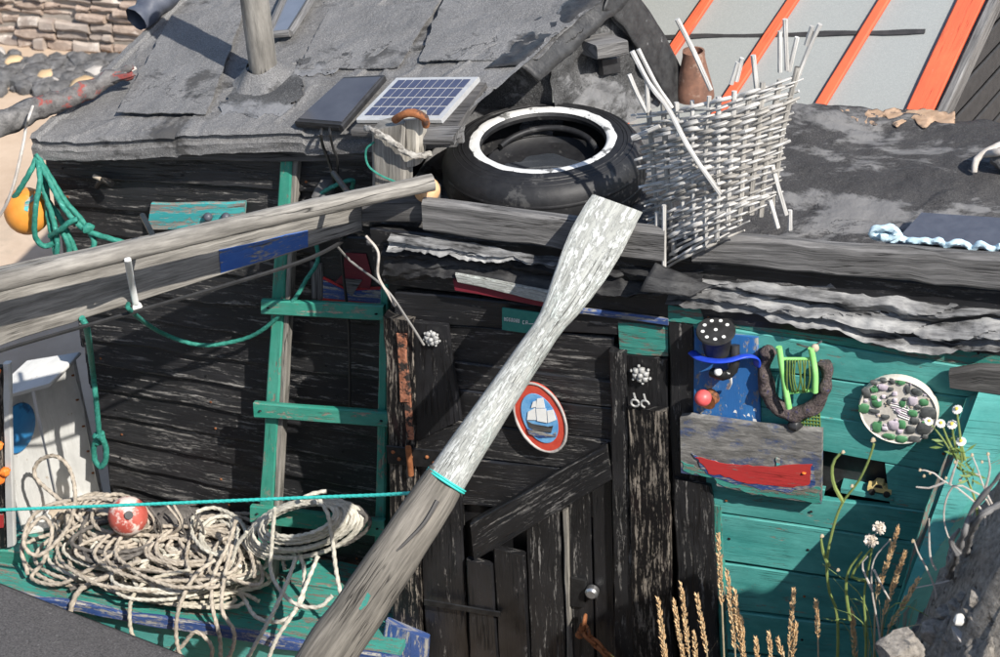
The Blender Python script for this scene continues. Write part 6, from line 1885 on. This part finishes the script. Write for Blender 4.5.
stem_plant('thistle', 'dry thistle with two pale fluffy heads over the rubble heap', 'weed', (868, 640), -0.86,
           [[(866, 640), (864, 600), (868, 570), (873, 545)], [(868, 580), (852, 578), (858, 565), (872, 548)], [(850, 620), (846, 590), (849, 570), (862, 552)]],
           [(879, 528, 'fluff', 0.014), (871, 541, 'fluff', 0.015)], 'stem', 0.0048)
stem_plant('dry_weed', 'wiry dead weed leaning beside the thistle heads', 'weed', (885, 645), -0.87,
           [[(880, 640), (872, 590), (874, 560), (890, 540)], [(874, 570), (884, 590), (890, 600)], [(872, 590), (862, 566), (868, 556)]], [(890, 540, 'bud', 0.006)], 'twig', 0.0035)
stem_plant('daisy', 'white daisies with yellow eyes on green stems at right edge', 'flower', (985, 480), -0.85,
           [[(975, 500), (962, 470), (950, 450), (940, 435), (930, 423)], [(958, 460), (948, 440), (942, 424)], [(960, 460), (954, 440), (952, 425)], [(962, 462), (960, 435), (957, 412)], [(965, 460), (962, 446), (961, 442)]],
           [(929, 421, 'daisy', 0.012), (941, 423, 'daisy', 0.013), (952, 424, 'daisy', 0.014), (957, 409, 'daisy', 0.014), (961, 441, 'daisy', 0.014), (950, 446, 'leaf', 0.03), (960, 455, 'leaf', 0.03), (968, 470, 'leaf', 0.03)], 'stem', 0.0038)
TW = [('bare grey twig arching down over the teal buttress', [[(990, 505), (970, 490), (955, 485), (946, 500), (944, 520), (950, 540), (962, 548)]], []),
      ('twiggy stem with tiny pale seed heads left of the daisies', [[(985, 515), (960, 490), (945, 482), (932, 472), (920, 470)], [(945, 482), (930, 488), (916, 487)], [(950, 484), (954, 470), (958, 460)]], [(920, 470, 'bud', 0.007), (924, 476, 'bud', 0.007), (930, 473, 'bud', 0.007), (946, 478, 'bud', 0.007), (955, 462, 'bud', 0.008)]),
      ('spray of small dry seed heads at the right edge', [[(1000, 520), (985, 490), (978, 470), (972, 455)], [(985, 490), (990, 470), (988, 455)], [(980, 475), (966, 474), (960, 480)]], [(972, 455, 'bud', 0.008), (988, 454, 'bud', 0.008), (960, 480, 'bud', 0.008), (982, 462, 'bud', 0.007), (968, 474, 'leaf', 0.03)]),
      ('thin straw stalk standing before the buttress', [[(936, 592), (925, 565), (919, 555), (914, 541)], [(936, 570), (930, 555), (929, 518)]], [(913, 541, 'bud', 0.009)]),
      ('pale broken straws strewn on the rubble heap', [[(985, 570), (965, 575), (945, 582), (915, 588)], [(955, 570), (952, 560), (950, 555)], [(985, 560), (970, 552), (962, 545)]], [])]
for l, stems, heads in TW:
    stem_plant('dry_twig', l, 'twig', stems[0][0], -0.88, stems, heads, 'twig', 0.0035, 'dry twigs on the rubble heap')
rt_ = thing('tree_root', 'grey gnarled root climbing the rubble heap at the right edge', 'root', PY(965, 570, -1.1))
for pts in ([(950, 580), (962, 545), (970, 520), (985, 500), (1010, 470)], [(965, 560), (975, 530), (992, 515), (1015, 505)], [(958, 560), (952, 548), (960, 535)]):
    tube('root_limb', [heap_hit(a, b) + Vector((0, -0.02, 0.03)) for a, b in pts], lambda s: 0.009 - 0.005 * s, MT['grey'], rt_, n=10, rough=0.9, step=0.006)
